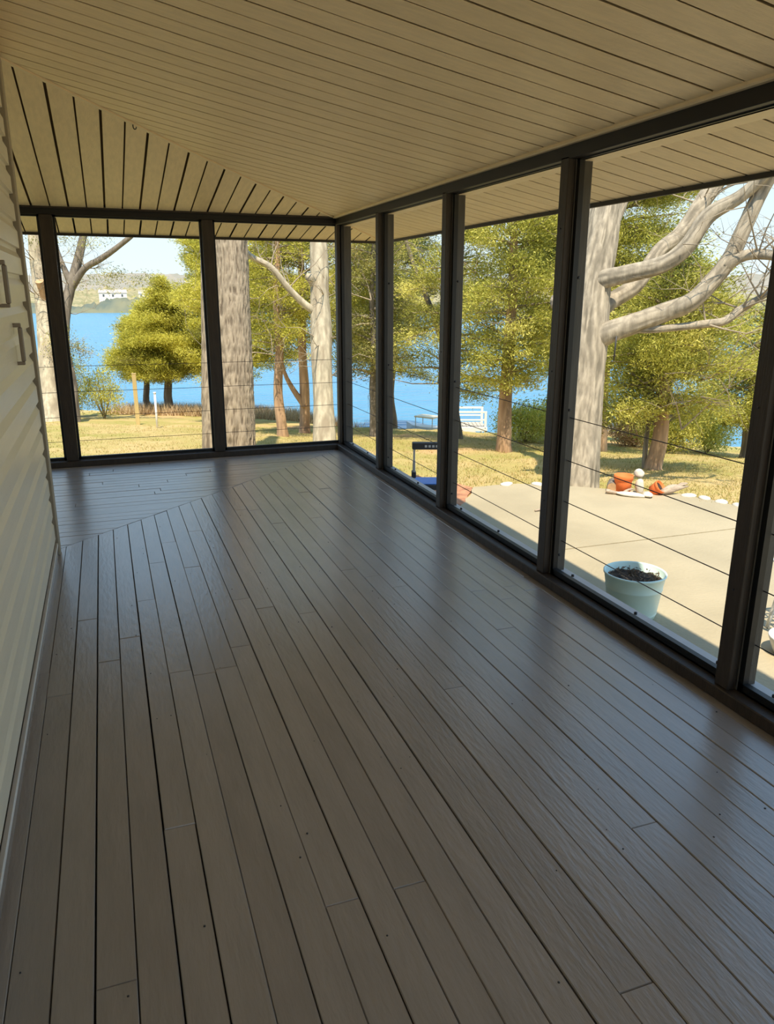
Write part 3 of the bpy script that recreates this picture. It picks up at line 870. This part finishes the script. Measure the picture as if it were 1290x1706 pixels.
# folding work stool with handle
st = empty('step_stool', (1.79, 4.12, -.363), -.34, 'folding step stool with blue tread and dark top handle', 'step stool')
W2 = .112
for sx in (-1, 1):
    MB().box(sx * W2 - .008, sx * W2 + .008, -.03, -.012, 0, .40, .002).build('front_leg', M['alu'], st)
    bb = MB(); v, f = tube_mesh([(sx * W2, .02, .30, .0065), (sx * (W2 + .006), .14, 0.005, .0065)], 8, None); bb.add(v, f, 0, True); bb.build('rear_leg', M['alu'], st)
    MB().box(sx * W2 - .013, sx * W2 + .013, -.035, .028, .295, .330, .003).build('hinge', M['plastic'], st)
    up = MB(); up.box(sx * W2 - .006, sx * W2 + .006, -.028, -.014, .33, .475, .0015); up.build('upright', M['alu'], st)
    MB().box(sx * W2 - .010, sx * W2 + .010, -.032, -.010, 0, .014, .002).build('foot', M['plastic'], st)
tp = MB(); tp.box(-W2 - .012, W2 + .012, -.036, .018, .468, .508, .004); tb = tp.build('top_handle', M['plastic'], st)
for k in range(6):
    MB().box(-.05 + k * .022, -.05 + k * .022 + .014, -.0372, -.035, .482, .496).build('letter', M['label'], tb)
MB().box(-W2 - .006, W2 + .006, -.11, .08, .238, .270, .004).build('platform', M['plastic'], st)
MB().box(-W2 + .004, W2 - .004, -.10, .07, .270, .276, .002).build('tread', M['blue'], st)

# white metal patio chair at the picture edge
ch = empty('patio_chair', (2.63, 2.07, ZP), 2.9, 'white metal lattice patio chair cut off by the picture edge', 'chair')
sc_ = MB()
for k in range(9):
    t = -.15 + k * .0375
    sc_.box(t - .004, t + .004, -.16, .16, .300, .306); sc_.box(-.16, .16, t - .004, t + .004, .300, .306)
sc_.build('seat', M['whitemetal'], ch)
rimm = MB(); loop = [(.17 * math.cos(a), .17 * math.sin(a), .303, .008) for a in np.linspace(0, 2 * math.pi, 25)]
v, f = tube_mesh(loop, 8, None, cap=False); rimm.add(v, f, 0, True); rimm.build('seat_rim', M['whitemetal'], ch)
for a in (.8, 2.35, 3.93, 5.5):
    c_, s_ = math.cos(a), math.sin(a)
    tube('leg', [(.15 * c_, .15 * s_, .30, .008), (.17 * c_, .17 * s_, .15, .008), (.19 * c_, .19 * s_, .004, .008)], M['whitemetal'], ch, 8, .05)
bk = MB()
for k in range(7):
    a = -.9 + k * .3
    bk.bar((.165 * math.sin(a), .165 * math.cos(a), .30), (.19 * math.sin(a), .20 * math.cos(a), .60), .004, 6)
bk.build('backrest', M['whitemetal'], ch)
arc = [(.19 * math.sin(a), .20 * math.cos(a), .60 + .03 * math.cos(a * 1.5), .008) for a in np.linspace(-1, 1, 12)]
v, f = tube_mesh(arc, 8, None); bb = MB(); bb.add(v, f, 0, True); bb.build('back_rim', M['whitemetal'], ch)
wp = empty('round_basin', (2.425, 2.005, ZP), 0, 'white round basin on the patio at the picture edge', 'basin')
MB().lathe([(0, .004), (.05, .004), (.062, .012), (.085, .075), (.092, .078), (.094, .072), (.068, .006), (.05, 0), (0, 0)], 36).build('shell', M['whitemetal'], wp)

# ------------------------------------------------------------------ trees
def spray(name, centers, dirs, nper, ln, wd, spread, parent, m, rng, shade_c=None, droop=0.0):
    """foliage: nper small blades around each centre, pointing roughly along dirs"""
    nper = int(nper * 2.3); ln *= .62; wd *= .52; spread *= 1.25
    n = len(centers) * nper
    c = np.repeat(centers, nper, 0) + rng.normal(0, 1, (n, 3)) * spread * np.array([1, 1, .7])
    d = np.repeat(dirs, nper, 0) * 1.0 + rng.normal(0, .55, (n, 3)); d[:, 2] -= droop
    d /= np.linalg.norm(d, axis=1)[:, None]
    nrm = rng.normal(0, 1, (n, 3)) + np.array([0, 0, .9])
    sd = np.cross(d, nrm); sd /= np.linalg.norm(sd, axis=1)[:, None] + 1e-9
    L_ = ln * rng.uniform(.5, 1.25, (n, 1)); W_ = wd * rng.uniform(.6, 1.3, (n, 1))
    v = np.stack([c - d * L_ * .5, c + sd * W_ * .5, c + d * L_ * .5, c - sd * W_ * .5], 1).reshape(-1, 3)
    f = np.arange(n * 4).reshape(-1, 4)
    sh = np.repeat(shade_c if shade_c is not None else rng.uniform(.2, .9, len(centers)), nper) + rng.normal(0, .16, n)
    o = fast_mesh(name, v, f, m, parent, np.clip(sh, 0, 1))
    o['kind'] = 'stuff'
    return o

def cedar(name, x, y, h_, rw, z_lo, label, tr_r=.07, m='cedar', bark='barkred', nb=60, blades=22, seed=1, lean=(0, 0), ln=.085, wd=.024, prof=None, group='cedars on the slope', fork=None, cat='tree', dens=1.0, bare=0):
    """crown from z_lo (above base) to h_, half width rw"""
    rg = np.random.default_rng(seed)
    zb = G(x, y) - .06
    t = empty(name, (x, y, zb), 0, label, cat, group)
    H = h_
    path = [(lean[0] * u * H + rg.normal(0, .02) * (u > 0), lean[1] * u * H + rg.normal(0, .02) * (u > 0), u * H, tr_r * (1.35 if u == 0 else (1 - .88 * u))) for u in (0, .04, .15, .3, .45, .6, .8, .97)]
    tube('trunk', path, M[bark], t, 14, .12, ridge=.22, rk=7, rz=1.5, rng=rg, lump=.08)
    if fork:
        tube('limb', [(p_[0] - x, p_[1] - y, p_[2] - zb, p_[3]) for p_ in fork], M[bark], t, 8, .1, lump=.1)
    cs = []; ds = []; sh = []; tw = MB()
    for k in range(nb):
        u = (k + rg.random()) / nb
        z0 = z_lo + (H - z_lo) * u
        pr = prof(u) if prof else (min(1, .55 + u * 3) * (1 - u) ** .7 + .06)
        L_ = rw * pr * rg.uniform(.65, 1.12)
        a = rg.uniform(0, 2 * math.pi)
        up = rg.uniform(-.05, .45)
        base = np.array([lean[0] * z0, lean[1] * z0, z0])
        d = np.array([math.cos(a), math.sin(a), up]); d /= np.linalg.norm(d)
        sag = rg.uniform(.0, .22)
        q_ = [base + d * L_ * s_ - np.array([0, 0, sag * L_ * s_ * s_]) for s_ in (0, .35, .7, 1.0)]
        v, f = tube_mesh([(*q_[0], .014 + .010 * L_), (*q_[1], .010 + .006 * L_), (*q_[2], .006), (*q_[3], .003)], 4, None, cap=False); tw.add(v, f, 0, True)
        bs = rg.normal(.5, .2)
        nc = max(3, int(L_ * 24 * dens))
        for j in range(nc):
            s_ = rg.uniform(.22, 1.05)
            side = np.array([-math.sin(a), math.cos(a), 0]) * rg.normal(0, .20) * (L_ * .9 + .12) * (1.1 - .5 * s_)
            p_ = base + d * L_ * s_ - np.array([0, 0, sag * L_ * s_ * s_]) + side + np.array([0, 0, rg.normal(0, .03)])
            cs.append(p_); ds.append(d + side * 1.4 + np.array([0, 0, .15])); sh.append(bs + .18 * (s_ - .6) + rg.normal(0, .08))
    o = tw.build('branches', M['twig'], t, recalc=False); o['kind'] = 'stuff'
    if bare: twigs(t, [(rg.uniform(-.3, .3) * rw, rg.uniform(-.5, .2) * rw, rg.uniform(z_lo * .8, H * .8)) for _ in range(bare)], 'twig', seed + 900, 2, rw * .8, .010, .15, levels=2)
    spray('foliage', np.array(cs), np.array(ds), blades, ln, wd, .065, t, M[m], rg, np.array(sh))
    return t

def twigs(parent, starts, m, seed, n_each=5, L0=.6, r0=.012, up=.3, name='twigs', zoff=(0, 0, 0), levels=2):
    rg = np.random.default_rng(seed); tw = MB()
    def grow(p, d, L_, r, lev):
        pts = [(*p, r)]; q_ = np.array(p)
        dd = np.array(d)
        for k in range(3):
            dd = dd + rg.normal(0, .28, 3) + np.array([0, 0, up * .12]); dd /= np.linalg.norm(dd)
            q_ = q_ + dd * L_ / 3; pts.append((*q_, r * (1 - .28 * (k + 1))))
        v, f = tube_mesh(pts, 4, None, cap=False); tw.add(v, f, 0, True)
        if lev > 0:
            for k in range(3):
                j = rg.integers(1, 4); b_ = np.array(pts[j][:3]); d2 = dd + rg.normal(0, .8, 3); d2 /= np.linalg.norm(d2)
                grow(b_, d2, L_ * rg.uniform(.45, .75), r * .5, lev - 1)
    for p in starts:
        for k in range(n_each):
            d = rg.normal(0, 1, 3); d[2] = abs(d[2]) * .5 + up; d /= np.linalg.norm(d)
            grow(np.array(p[:3]) - np.array(zoff), d, L0 * rg.uniform(.6, 1.3), r0, levels)
    o = tw.build(name, M['twig'], parent, recalc=False); o['kind'] = 'stuff'
    return o

def off(path, o_): return [(p[0] - o_[0], p[1] - o_[1], p[2] - o_[2], p[3]) for p in path]

# big oak by the patio
OB = (3.321, 4.856, -.525)
oak = empty('oak_tree', OB, 0, 'big pale grey oak with long curving limbs beside the patio', 'tree')
oak_trunk = [(3.321, 4.856, -0.525, 0.196), (3.333, 4.876, -0.445, 0.182), (3.382, 4.93, -0.212, 0.163), (3.468, 5.064, 0.326, 0.154), (3.537, 5.176, 0.775, 0.160), (3.598, 5.25, 1.088, 0.152), (3.697, 5.324, 1.447, 0.135),
             (3.799, 5.427, 1.722, 0.122), (3.905, 5.571, 2.139, 0.109), (3.987, 5.828, 2.714, 0.096), (4.087, 6.171, 3.589, 0.064)]
tube('trunk', off(oak_trunk, OB), M['barkgrey'], oak, 96, .03, ridge=.10, rk=40, rz=5, lump=.06, rng=np.random.default_rng(2))
limbs = {
 'A': [(3.593, 5.238, 1.044, 0.085), (3.616, 5.138, 1.105, 0.075), (3.757, 4.99, 1.151, 0.063), (3.926, 4.836, 1.213, 0.06), (4.068, 4.768, 1.339, 0.059), (4.194, 4.729, 1.545, 0.057), (4.33, 4.604, 1.659, 0.047), (4.399, 4.501, 1.768, 0.042), (4.466, 4.408, 1.904, 0.035), (4.592, 4.32, 2.128, 0.024)],
 'B': [(3.56, 5.19, 0.72, 0.075), (3.753, 5.252, 0.917, 0.066), (4.048, 5.302, 1.069, 0.063), (4.319, 5.395, 1.335, 0.059), (4.53, 5.417, 1.476, 0.059), (4.752, 5.464, 1.715, 0.065), (5.0, 5.555, 1.946, 0.071), (5.19, 5.598, 2.13, 0.061), (5.423, 5.677, 2.485, 0.046)],
 'C': [(3.53, 5.14, 0.60, 0.098), (3.608, 5.019, 0.708, 0.085), (3.754, 4.93, 0.773, 0.075), (3.984, 4.821, 0.871, 0.07), (4.088, 4.695, 0.946, 0.066), (4.209, 4.639, 1.086, 0.061), (4.309, 4.596, 1.245, 0.057), (4.367, 4.572, 1.417, 0.054), (4.459, 4.557, 1.659, 0.051), (4.505, 4.487, 1.849, 0.046), (4.601, 4.422, 2.11, 0.033)],
 'C2': [(4.27, 4.60, 1.19, 0.048), (4.352, 4.529, 1.259, 0.039), (4.422, 4.452, 1.274, 0.036), (4.488, 4.311, 1.253, 0.031), (4.592, 4.147, 1.202, 0.021)],
 'D': [(3.70, 4.94, 0.755, 0.036), (3.879, 4.875, 0.743, 0.03), (4.016, 4.775, 0.758, 0.029), (4.214, 4.656, 0.787, 0.031), (4.312, 4.572, 0.811, 0.031), (4.436, 4.553, 0.896, 0.029), (4.528, 4.488, 0.974, 0.024), (4.639, 4.42, 1.066, 0.02), (4.816, 4.401, 1.213, 0.013)],
 'E': [(3.58, 5.25, 1.044, 0.065), (3.445, 5.375, 0.952, 0.057), (3.385, 5.45, 0.935, 0.052)],
 'F': [(3.70, 5.33, 1.36, 0.056), (3.911, 5.415, 1.638, 0.052), (4.066, 5.544, 1.88, 0.053), (4.234, 5.699, 2.224, 0.044)]}
for k, pth in limbs.items():
    tube('limb', off(pth, OB), M['barkgrey'], oak, 36, .025, ridge=.13, rk=16, rz=5, lump=.07, rng=np.random.default_rng(30 + len(k) + ord(k[0])))
twigs(oak, [limbs['D'][k] for k in (3, 5, 6, 7, 8)] + [limbs['C2'][k] for k in (2, 4)] + [limbs['A'][8], limbs['C'][9], limbs['B'][5], limbs['B'][7]], 'twig', 9, 3, .55, .009, .25, zoff=OB)
hg = empty('hanging_rod', (3.630, 4.925, .675), 0, 'thin dark rod hanging beneath the lowest thick oak limb', 'rod')
hb = MB(); hb.bar((0, 0, .03), (-.006, 0, -.16), .006, 8); hb.build('rod', M['plastic'], hg)
hb = MB(); hb.bar((0, 0, .03), (0, 0, .06), .002, 6); hb.build('hook', M['plastic'], hg)

def bare_tree(name, path, bark, label, limbs_=(), n=24, ridge=.12, rk=12, rz=2.5, tw=(), seed=3, lump=.06, step=.06, L0=.6, r0=.012, flare=True, mats=None):
    o_ = path[0][:3]
    t = empty(name, o_, 0, label, 'tree')
    tube('trunk', off(path, o_), M[bark], t, n, step, ridge=ridge, rk=rk, rz=rz, lump=lump, rng=np.random.default_rng(seed))
    for k, l_ in enumerate(limbs_):
        tube('limb', off(l_, o_), M[bark], t, 12, .06, ridge=ridge * .8, rk=7, rz=2.5, lump=lump, rng=np.random.default_rng(seed + k + 1))
    if tw: twigs(t, tw, 'twig', seed, 3, L0, r0, .2, zoff=o_)
    return t
T5 = [(1.046, 6.904, -0.60, 0.190), (1.056, 6.95, -0.369, 0.168), (1.099, 7.105, 0.189, 0.163), (1.128, 7.257, 0.721, 0.16), (1.153, 7.395, 1.2, 0.16), (1.164, 7.478, 1.481, 0.158), (1.188, 7.627, 1.997, 0.149), (1.243, 7.852, 2.795, 0.127), (1.333, 8.227, 4.124, 0.083)]
bare_tree('oak_tree', T5, 'barkridge', 'thick trunk with deep ridged bark filling the far right opening', n=180, ridge=.13, rk=64, rz=11, step=.018, lump=.04, seed=12)
T4 = [(1.027, 8.482, -0.90, 0.134), (1.045, 8.575, -0.502, 0.121), (1.106, 8.79, 0.273, 0.111), (1.167, 9.005, 1.048, 0.104), (1.204, 9.15, 1.564, 0.094), (1.277, 9.421, 2.533, 0.074), (1.362, 9.766, 3.759, 0.047)]
bare_tree('slim_tree', T4, 'barkridge', 'grey trunk half hidden behind the middle far post', n=72, ridge=.12, rk=36, rz=9, seed=15, step=.03)
T8 = [(2.195, 8.057, -0.90, 0.145), (2.207, 8.112, -0.626, 0.121), (2.25, 8.295, 0.019, 0.108), (2.28, 8.422, 0.471, 0.114), (2.304, 8.552, 0.923, 0.101), (2.335, 8.66, 1.31, 0.097), (2.353, 8.732, 1.569, 0.091), (2.415, 8.868, 2.085, 0.074), (2.476, 9.123, 2.989, 0.05)]
T8b = [(2.279, 8.522, 0.77, 0.047), (2.105, 8.504, 0.891, 0.04), (1.941, 8.502, 1.05, 0.036), (1.756, 8.525, 1.266, 0.032), (1.536, 8.531, 1.385, 0.029), (1.359, 8.549, 1.593, 0.022)]
T8c = [(2.30, 8.62, 1.03, 0.055), (2.215, 8.56, 1.145, 0.048), (2.17, 8.50, 1.165, 0.044)]
bare_tree('pale_tree', T8, 'barkpale', 'pale knotty trunk by the porch corner with a bare limb to the left', [T8b, T8c], n=48, ridge=.08, rk=22, rz=4, lump=.12, step=.04, seed=21,
          tw=[T8b[2], T8b[3], T8b[4], T8[3], T8[4], T8[2]], L0=.5, r0=.009)
T1 = [(-1.038, 15.47, -1.50, 0.300), (-1.047, 15.513, -1.30, 0.226), (-1.048, 15.647, -0.885, 0.187), (-1.029, 15.839, -0.234, 0.175), (-1.01, 16.166, 0.852, 0.158), (-1.044, 16.378, 1.504, 0.147), (-1.038, 16.429, 2.039, 0.135), (-1.051, 16.731, 3.01, 0.101), (-1.07, 16.834, 4.044, 0.066)]
t1 = bare_tree('pale_tree', T1, 'barkpale', 'sunlit leaning trunk with a sawn stub beside the siding', n=26, ridge=.12, rk=10, seed=25, tw=[T1[4], T1[5], T1[6]], L0=.9, r0=.014)
stub = [(-1.00, 16.15, 0.70, 0.085), (-0.985, 16.02, 0.961, 0.079), (-1.03, 15.90, 1.197, 0.078)]
tube('sawn_stub', off(stub, T1[0]), M['barkred'], t1, 12, .06, cap=False)
cf = MB(); cf.lathe([(0, 0), (.078, 0)], 18); cfo = cf.build('cut_face', M['cut'], t1)
dv = Vector((-.045, -.12, .236)).normalized()
cfo.matrix_local = Matrix.Translation((Vector((-1.03, 15.90, 1.197)) - Vector(T1[0][:3])) * S) @ dv.to_track_quat('Z', 'Y').to_matrix().to_4x4()
T2 = [(-0.702, 15.248, -1.45, 0.146), (-0.683, 15.473, -0.655, 0.112), (-0.722, 15.702, 0.046, 0.101), (-0.644, 15.856, 0.639, 0.095), (-0.516, 15.948, 1.092, 0.095), (-0.361, 16.018, 1.503, 0.084), (-0.21, 16.111, 1.988, 0.067), (-0.006, 16.252, 2.69, 0.051)]
T2b = [(-0.516, 15.948, 1.06, 0.073), (-0.23, 15.835, 1.425, 0.061), (0.047, 15.671, 1.582, 0.055), (0.378, 15.507, 1.801, 0.049), (0.697, 15.358, 2.058, 0.044), (0.992, 15.253, 2.426, 0.032)]
T2c = [(-0.487, 15.964, 1.15, 0.055), (-0.657, 16.158, 1.609, 0.056), (-0.727, 16.299, 1.986, 0.056), (-0.744, 16.521, 2.687, 0.039)]
t2 = bare_tree('dark_tree', T2, 'barkdark', 'dark forked trunk with a long limb reaching right over the lake', [T2b, T2c], n=20, ridge=.15, rk=9, seed=29, tw=[T2[4], T2[5], T2b[1], T2[3], T2[2]], L0=.6, r0=.010)
rg = np.random.default_rng(77)
def clumps(parent, pts, n, sd, m, base, blades=20, seed=5):
    rg = np.random.default_rng(seed); cs = []
    for p in pts:
        cs += [np.array(p) - np.array(base) + rg.normal(0, 1, 3) * np.array(sd) for _ in range(n)]
    cs = np.array(cs)
    spray('foliage', cs, rg.normal(0, 1, cs.shape), blades, .085, .026, .07, parent, M[m], rg)
clumps(t2, [(-.68, 15.65, .05), (-.62, 15.6, .25), (-.5, 15.6, -.05), (.35, 15.6, 1.35), (.62, 15.5, 1.25), (-.1, 15.7, 1.9), (.1, 15.8, 1.15), (-.75, 16, 1.9)], 9, (.18, .12, .10), 'cedardark', T2[0][:3], 22)
T10 = [(4.906, 10.271, -1.18, 0.064), (4.89, 10.443, -0.669, 0.055), (4.854, 10.671, 0.029, 0.045), (4.793, 10.773, 0.291, 0.041), (4.707, 10.939, 0.727, 0.039), (4.543, 11.159, 1.25, 0.036), (4.422, 11.364, 1.774, 0.032), (4.31, 11.592, 2.385, 0.027)]
bare_tree('leaning_tree', T10, 'barkdark', 'thin bare trunk leaning left behind the third right post', n=10, ridge=.1, rk=6, seed=33, tw=[T10[5], T10[6]], L0=.5, r0=.008)

# cedars
pf = lambda u: min(1, .75 + 1.2 * u) * (1 - u) ** .62
cedar('cedar_tree', 1.336, 19.05, 3.2, 1.25, .95, 'golden green cedar before the lake, middle of the three', .11, 'cedargold', 'barkdark', 110, 24, 41, ln=.12, wd=.032, dens=.95, prof=pf)
cedar('cedar_tree', .86, 19.6, 2.55, 1.25, .9, 'golden green cedar before the lake, lowest and leftmost of the three', .09, 'cedargold', 'barkdark', 95, 24, 42, ln=.12, wd=.032, dens=.95, prof=pf)
cedar('cedar_tree', 2.45, 18.6, 5.2, 1.45, .9, 'tallest golden green cedar before the lake, behind the middle far post', .11, 'cedargold', 'barkdark', 140, 24, 40, ln=.12, wd=.032, dens=.95, prof=pf)
cedar('cedar_tree', 2.34, 10.95, 4.6, .85, 1.35, 'red barked cedar left of the forked one', .078, 'cedargold', 'barkred', 62, 20, 43, dens=.9, bare=8)
cedar('cedar_tree', 2.845, 11.64, 5.0, .9, 1.5, 'forked red barked cedar behind the pale knotty trunk', .085, 'cedar', 'barkred', 62, 20, 44, dens=.9, bare=8,
      fork=[(2.87, 11.62, -0.72, 0.062), (2.79, 11.66, -0.60, 0.051), (2.68, 11.66, -0.44, 0.041), (2.55, 11.67, -0.16, 0.03), (2.48, 11.67, .3, .02)])
cedar('cedar_tree', 3.689, 10.75, 4.6, .95, .95, 'dark thin trunked cedar in the narrowest right opening', .055, 'cedardark', 'barkdark', 70, 20, 45, dens=.85, bare=8)
cedar('cedar_tree', 4.452, 9.75, 4.2, 1.05, .75, 'cedar standing behind the third right post', .06, 'cedar', 'barkgrey', 72, 20, 46, dens=.9, bare=8, prof=lambda u: min(1, .7 + u) * (1 - u) ** .5)
cedar('cedar_tree', 4.527, 8.185, 4.2, .92, .82, 'tall cedar with red trunk in the opening left of the big oak', .095, 'cedar', 'barkred', 95, 22, 47, dens=1.0, bare=8, prof=lambda u: min(1, .55 + 1.6 * u) * (1 - u) ** .35)
cedar('cedar_tree', 4.923, 5.90, 2.1, .85, .48, 'low spreading cedar with red trunk right of the big oak', .085, 'cedar', 'barkred', 80, 22, 48, dens=1.1, bare=6, prof=lambda u: min(1, .7 + u) * (1 - u) ** .45 + .1, ln=.075, wd=.02)
bare_tree('slim_tree', [(4.90, 6.02, -.70, .03), (4.90, 6.04, -.4, .024), (4.93, 6.06, .1, .02), (4.92, 6.1, .7, .014), (4.97, 6.15, 1.3, .008)], 'barkgrey', 'slender grey sapling touching the red trunk right of the oak', n=8, ridge=.05, rk=5, seed=51)
cedar('cedar_tree', 6.25, 8.7, 5.6, 1.55, 1.2, 'tall cedar rising behind the big oak limbs', .10, 'cedar', 'barkred', 170, 22, 49, dens=1.0, bare=8, prof=lambda u: min(1, .6 + 1.6 * u) * (1 - u) ** .35)
cedar('cedar_tree', 6.0, 9.0, 4.2, .95, 1.2, 'cedar directly behind the big oak trunk', .08, 'cedar', 'barkred', 70, 22, 53, dens=.95, prof=lambda u: min(1, .6 + 1.6 * u) * (1 - u) ** .4)
cedar('cedar_tree', 8.7, 8.55, 2.2, 1.05, .5, 'dark trunked cedar near the nearest right post', .075, 'cedar', 'barkdark', 62, 22, 50, dens=1.0, prof=lambda u: min(1, .7 + u) * (1 - u) ** .4)
for k, (x, y, h_, rw, lab, m_) in enumerate(((3.3, 15.6, 5.0, 1.5, 'cedar on the lake bank behind the red barked pair', 'cedar'), (5.3, 14.3, 5.2, 1.5, 'cedar on the lake bank behind the leaning trunk', 'cedardark'),
                                        (7.3, 11.3, 4.6, 1.2, 'cedar on the bank between oak and tall cedar', 'cedar'), (9.3, 11.0, 3.0, 1.2, 'cedar on the bank at the right picture edge', 'cedar'),
                                        (2.15, 14.6, 5.0, 1.1, 'cedar on the bank behind the ridged trunk', 'cedargold'), (4.35, 12.6, 4.9, 1.15, 'cedar behind the corner post', 'cedar'))):
    cedar('cedar_tree', x, y, h_, rw, 1.25, lab, .09, m_, 'barkdark', 85, 20, 60 + k, ln=.11, wd=.03, dens=.85, prof=lambda u: min(1, .6 + 1.6 * u) * (1 - u) ** .4)

def shrub(x, y, h_, rw, label, m, seed, n=210):
    rg = np.random.default_rng(seed)
    t = empty('shrub', (x, y, G(x, y) - .02), 0, label, 'shrub', 'shrubs along the lake bank')
    cs = []; tw = MB()
    for k in range(9):
        a = rg.uniform(0, 6.28); p = np.array([math.cos(a) * rw * .7, math.sin(a) * rw * .7, h_ * rg.uniform(.6, 1)])
        v, f = tube_mesh([(0, 0, 0, .012), (*(p * .5), .009), (*p, .004)], 4, None, cap=False); tw.add(v, f, 0, True)
    for k in range(n):
        d = rg.normal(0, 1, 3); d /= np.linalg.norm(d); r_ = rg.random() ** .4
        cs.append([d[0] * rw * r_, d[1] * rw * r_, h_ * (.55 + .45 * d[2] * r_)])
    o = tw.build('stems', M['twig'], t, recalc=False); o['kind'] = 'stuff'
    spray('foliage', np.array(cs), rg.normal(0, 1, (n, 3)) + np.array([0, 0, .5]), 20, .085, .03, .07, t, M[m], rg)
shrub(-.75, 17.0, 1.35, .42, 'tall green shrub beside the dark forked trunk', 'cedar', 71, 130)
shrub(-.15, 16.6, 1.05, .40, 'thin yellowish shrub left of the wooden post', 'cedargold', 72, 90)
shrub(9.0, 9.6, .75, .40, 'bright green shrub on the bank right of the oak', 'bush', 73)
shrub(6.05, 10.3, .62, .5, 'yellow green shrub just right of the tall red cedar trunk', 'bush', 74)
shrub(6.95, 10.6, .8, .5, 'yellow green shrub showing between the post and the big oak trunk', 'bush', 75)
shrub(7.7, 9.0, .75, .45, 'olive shrub filling the gap right of the low cedar trunk', 'cedar', 79)
shrub(7.35, 10.9, .75, .45, 'rusty brown brush clump right of the big oak trunk', 'brush', 76)
shrub(8.2, 10.4, .6, .45, 'tan brush clump behind the low cedar', 'brush', 78)

# dry brush along the shore and grass (uncountable)
rg = np.random.default_rng(11)
def blades(name, pts, hs, wd, m, label, cat, lean=.35):
    n = len(pts)
    d = rg.normal(0, lean, (n, 2)); a = rg.uniform(0, 2 * np.pi, n)
    sx = np.cos(a) * wd; sy = np.sin(a) * wd
    p = np.array(pts)
    v = np.stack([p + np.stack([sx, sy, 0 * sx], -1), p - np.stack([sx, sy, 0 * sx], -1), p + np.stack([d[:, 0] * hs, d[:, 1] * hs, hs], -1)], 1).reshape(-1, 3)
    setp(fast_mesh(name, v, np.arange(n * 3).reshape(-1, 3), m, None, rg.random(n)), label, cat, kind='stuff')
pts = []
while len(pts) < 16000:
    s_ = rg.uniform(16.6, 18.9); l_ = rg.uniform(-9, 9)
    x, y = s_ * .469 + l_ * .883, s_ * .883 - l_ * .469
    z = G(x, y)
    if z > LAKE - .03 and z < -1.5: pts.append((x, y, z - .01))
pts = np.array(pts)
blades('dry_brush', pts, rg.uniform(.08, .34, len(pts)), .008, M['brush'], 'tan dry grass and brush fringing the lake bank', 'brush')
pts = []
while len(pts) < 60000:
    s_ = 4.6 + 9 * rg.random() ** 1.5; l_ = rg.uniform(-4, 7) * s_ / 8
    x, y = s_ * .342 + l_ * .94, s_ * .94 - l_ * .342
    if y < 4.95 and (x < 1.9 or (x < 3.95 and y < 4.9 - max(0, (x - 2.6)) * .85)): continue
    if y < 5.4 and x < 2.45: continue
    pts.append((x, y, G(x, y) - .002))
pts = np.array(pts)
blades('grass', pts, rg.uniform(.012, .034, len(pts)), .0035, M['grass'], 'short patchy tan and green grass on the lawn', 'grass', .6)

# stakes by the lake
t = empty('wooden_post', (.423, 14.27, G(.423, 14.27)), 0, 'bare wooden post standing on the lawn before the lake', 'post')
MB().box(-.035, .035, -.035, .035, -.05, .90, .005).build('shaft', M['tanpost'], t)
MB().box(-.039, .039, -.039, .039, .90, .912, .003).build('cap', M['tanpost'], t)
t = empty('white_stake', (.70, 13.31, G(.7, 13.31)), 0, 'thin white pipe stake right of the wooden post', 'stake')
b = MB(); b.bar((0, 0, -.05), (0, 0, .57), .018, 10); b.build('pipe', M['whitepvc'], t)
b = MB(); b.bar((0, 0, .57), (0, 0, .60), .022, 10); b.build('cap', M['whitepvc'], t)
t = empty('white_stake', (5.2, 15.3, G(5.2, 15.3)), 0, 'pale slim pole at the shore in the narrowest right opening', 'stake')
b = MB(); b.bar((0, 0, -.05), (0, 0, .75), .03, 10); b.build('pipe', M['deckwood'], t)
b = MB(); b.bar((0, 0, .75), (0, 0, .78), .034, 10); b.build('cap', M['deckwood'], t)

# dock and boat
dk = empty('boat_dock', (7.1, 14.6, LAKE), -.35, 'white railed boat dock at the shore behind the tall cedar', 'dock')
for k in range(10):
    MB().box(-.40 + k * .08, -.40 + k * .08 + .072, -.35, .35, .26, .285).build('plank', M['deckwood'], dk)
for sx in (-.38, .38):
    for sy in (-.33, .33):
        MB().box(sx - .025, sx + .025, sy - .025, sy + .025, -.3, .62, .004).build('post', M['whitepvc'], dk)
for sy in (-.33, .33):
    MB().box(-.40, .40, sy - .015, sy + .015, .58, .62, .003).build('rail', M['whitepvc'], dk)
    MB().box(-.40, .40, sy - .012, sy + .012, .42, .45, .003).build('rail', M['whitepvc'], dk)
MB().box(-.42, .42, -.37, -.35, .20, .285, .003).build('fascia', M['whitepvc'], dk)
for k in range(8):
    MB().box(-.12, .12, -.44 - k * .09 - .08, -.44 - k * .09, .235 + k * .004, .258 + k * .004).build('ramp_board', M['deckwood'], dk)
bo = empty('small_boat', (6.55, 15.5, LAKE), .6, 'small boat with tan top moored left of the dock', 'boat')
hb = MB(); hv = []
for (yy, wd_, zz) in ((-.45, .16, .16), (-.1, .18, .14), (.25, .14, .15), (.5, .02, .20)):
    hv += [(-wd_, yy, zz), (-wd_ * .6, yy, -.04), (wd_ * .6, yy, -.04), (wd_, yy, zz)]
hb.add(hv, [(i * 4 + j, i * 4 + j + 1, i * 4 + j + 5, i * 4 + j + 4) for i in range(3) for j in range(3)] + [(0, 1, 2, 3), (0, 4, 7, 3), (4, 8, 11, 7), (8, 12, 15, 11)])
hb.build('hull', M['whitepvc'], bo)
MB().box(-.17, .17, -.3, .2, .34, .37, .006).build('canopy', M['tan_trim'], bo)
for sx in (-.15, .15):
    for sy in (-.27, .17):
        MB().box(sx - .008, sx + .008, sy - .008, sy + .008, .10, .345).build('strut', M['alu'], bo)
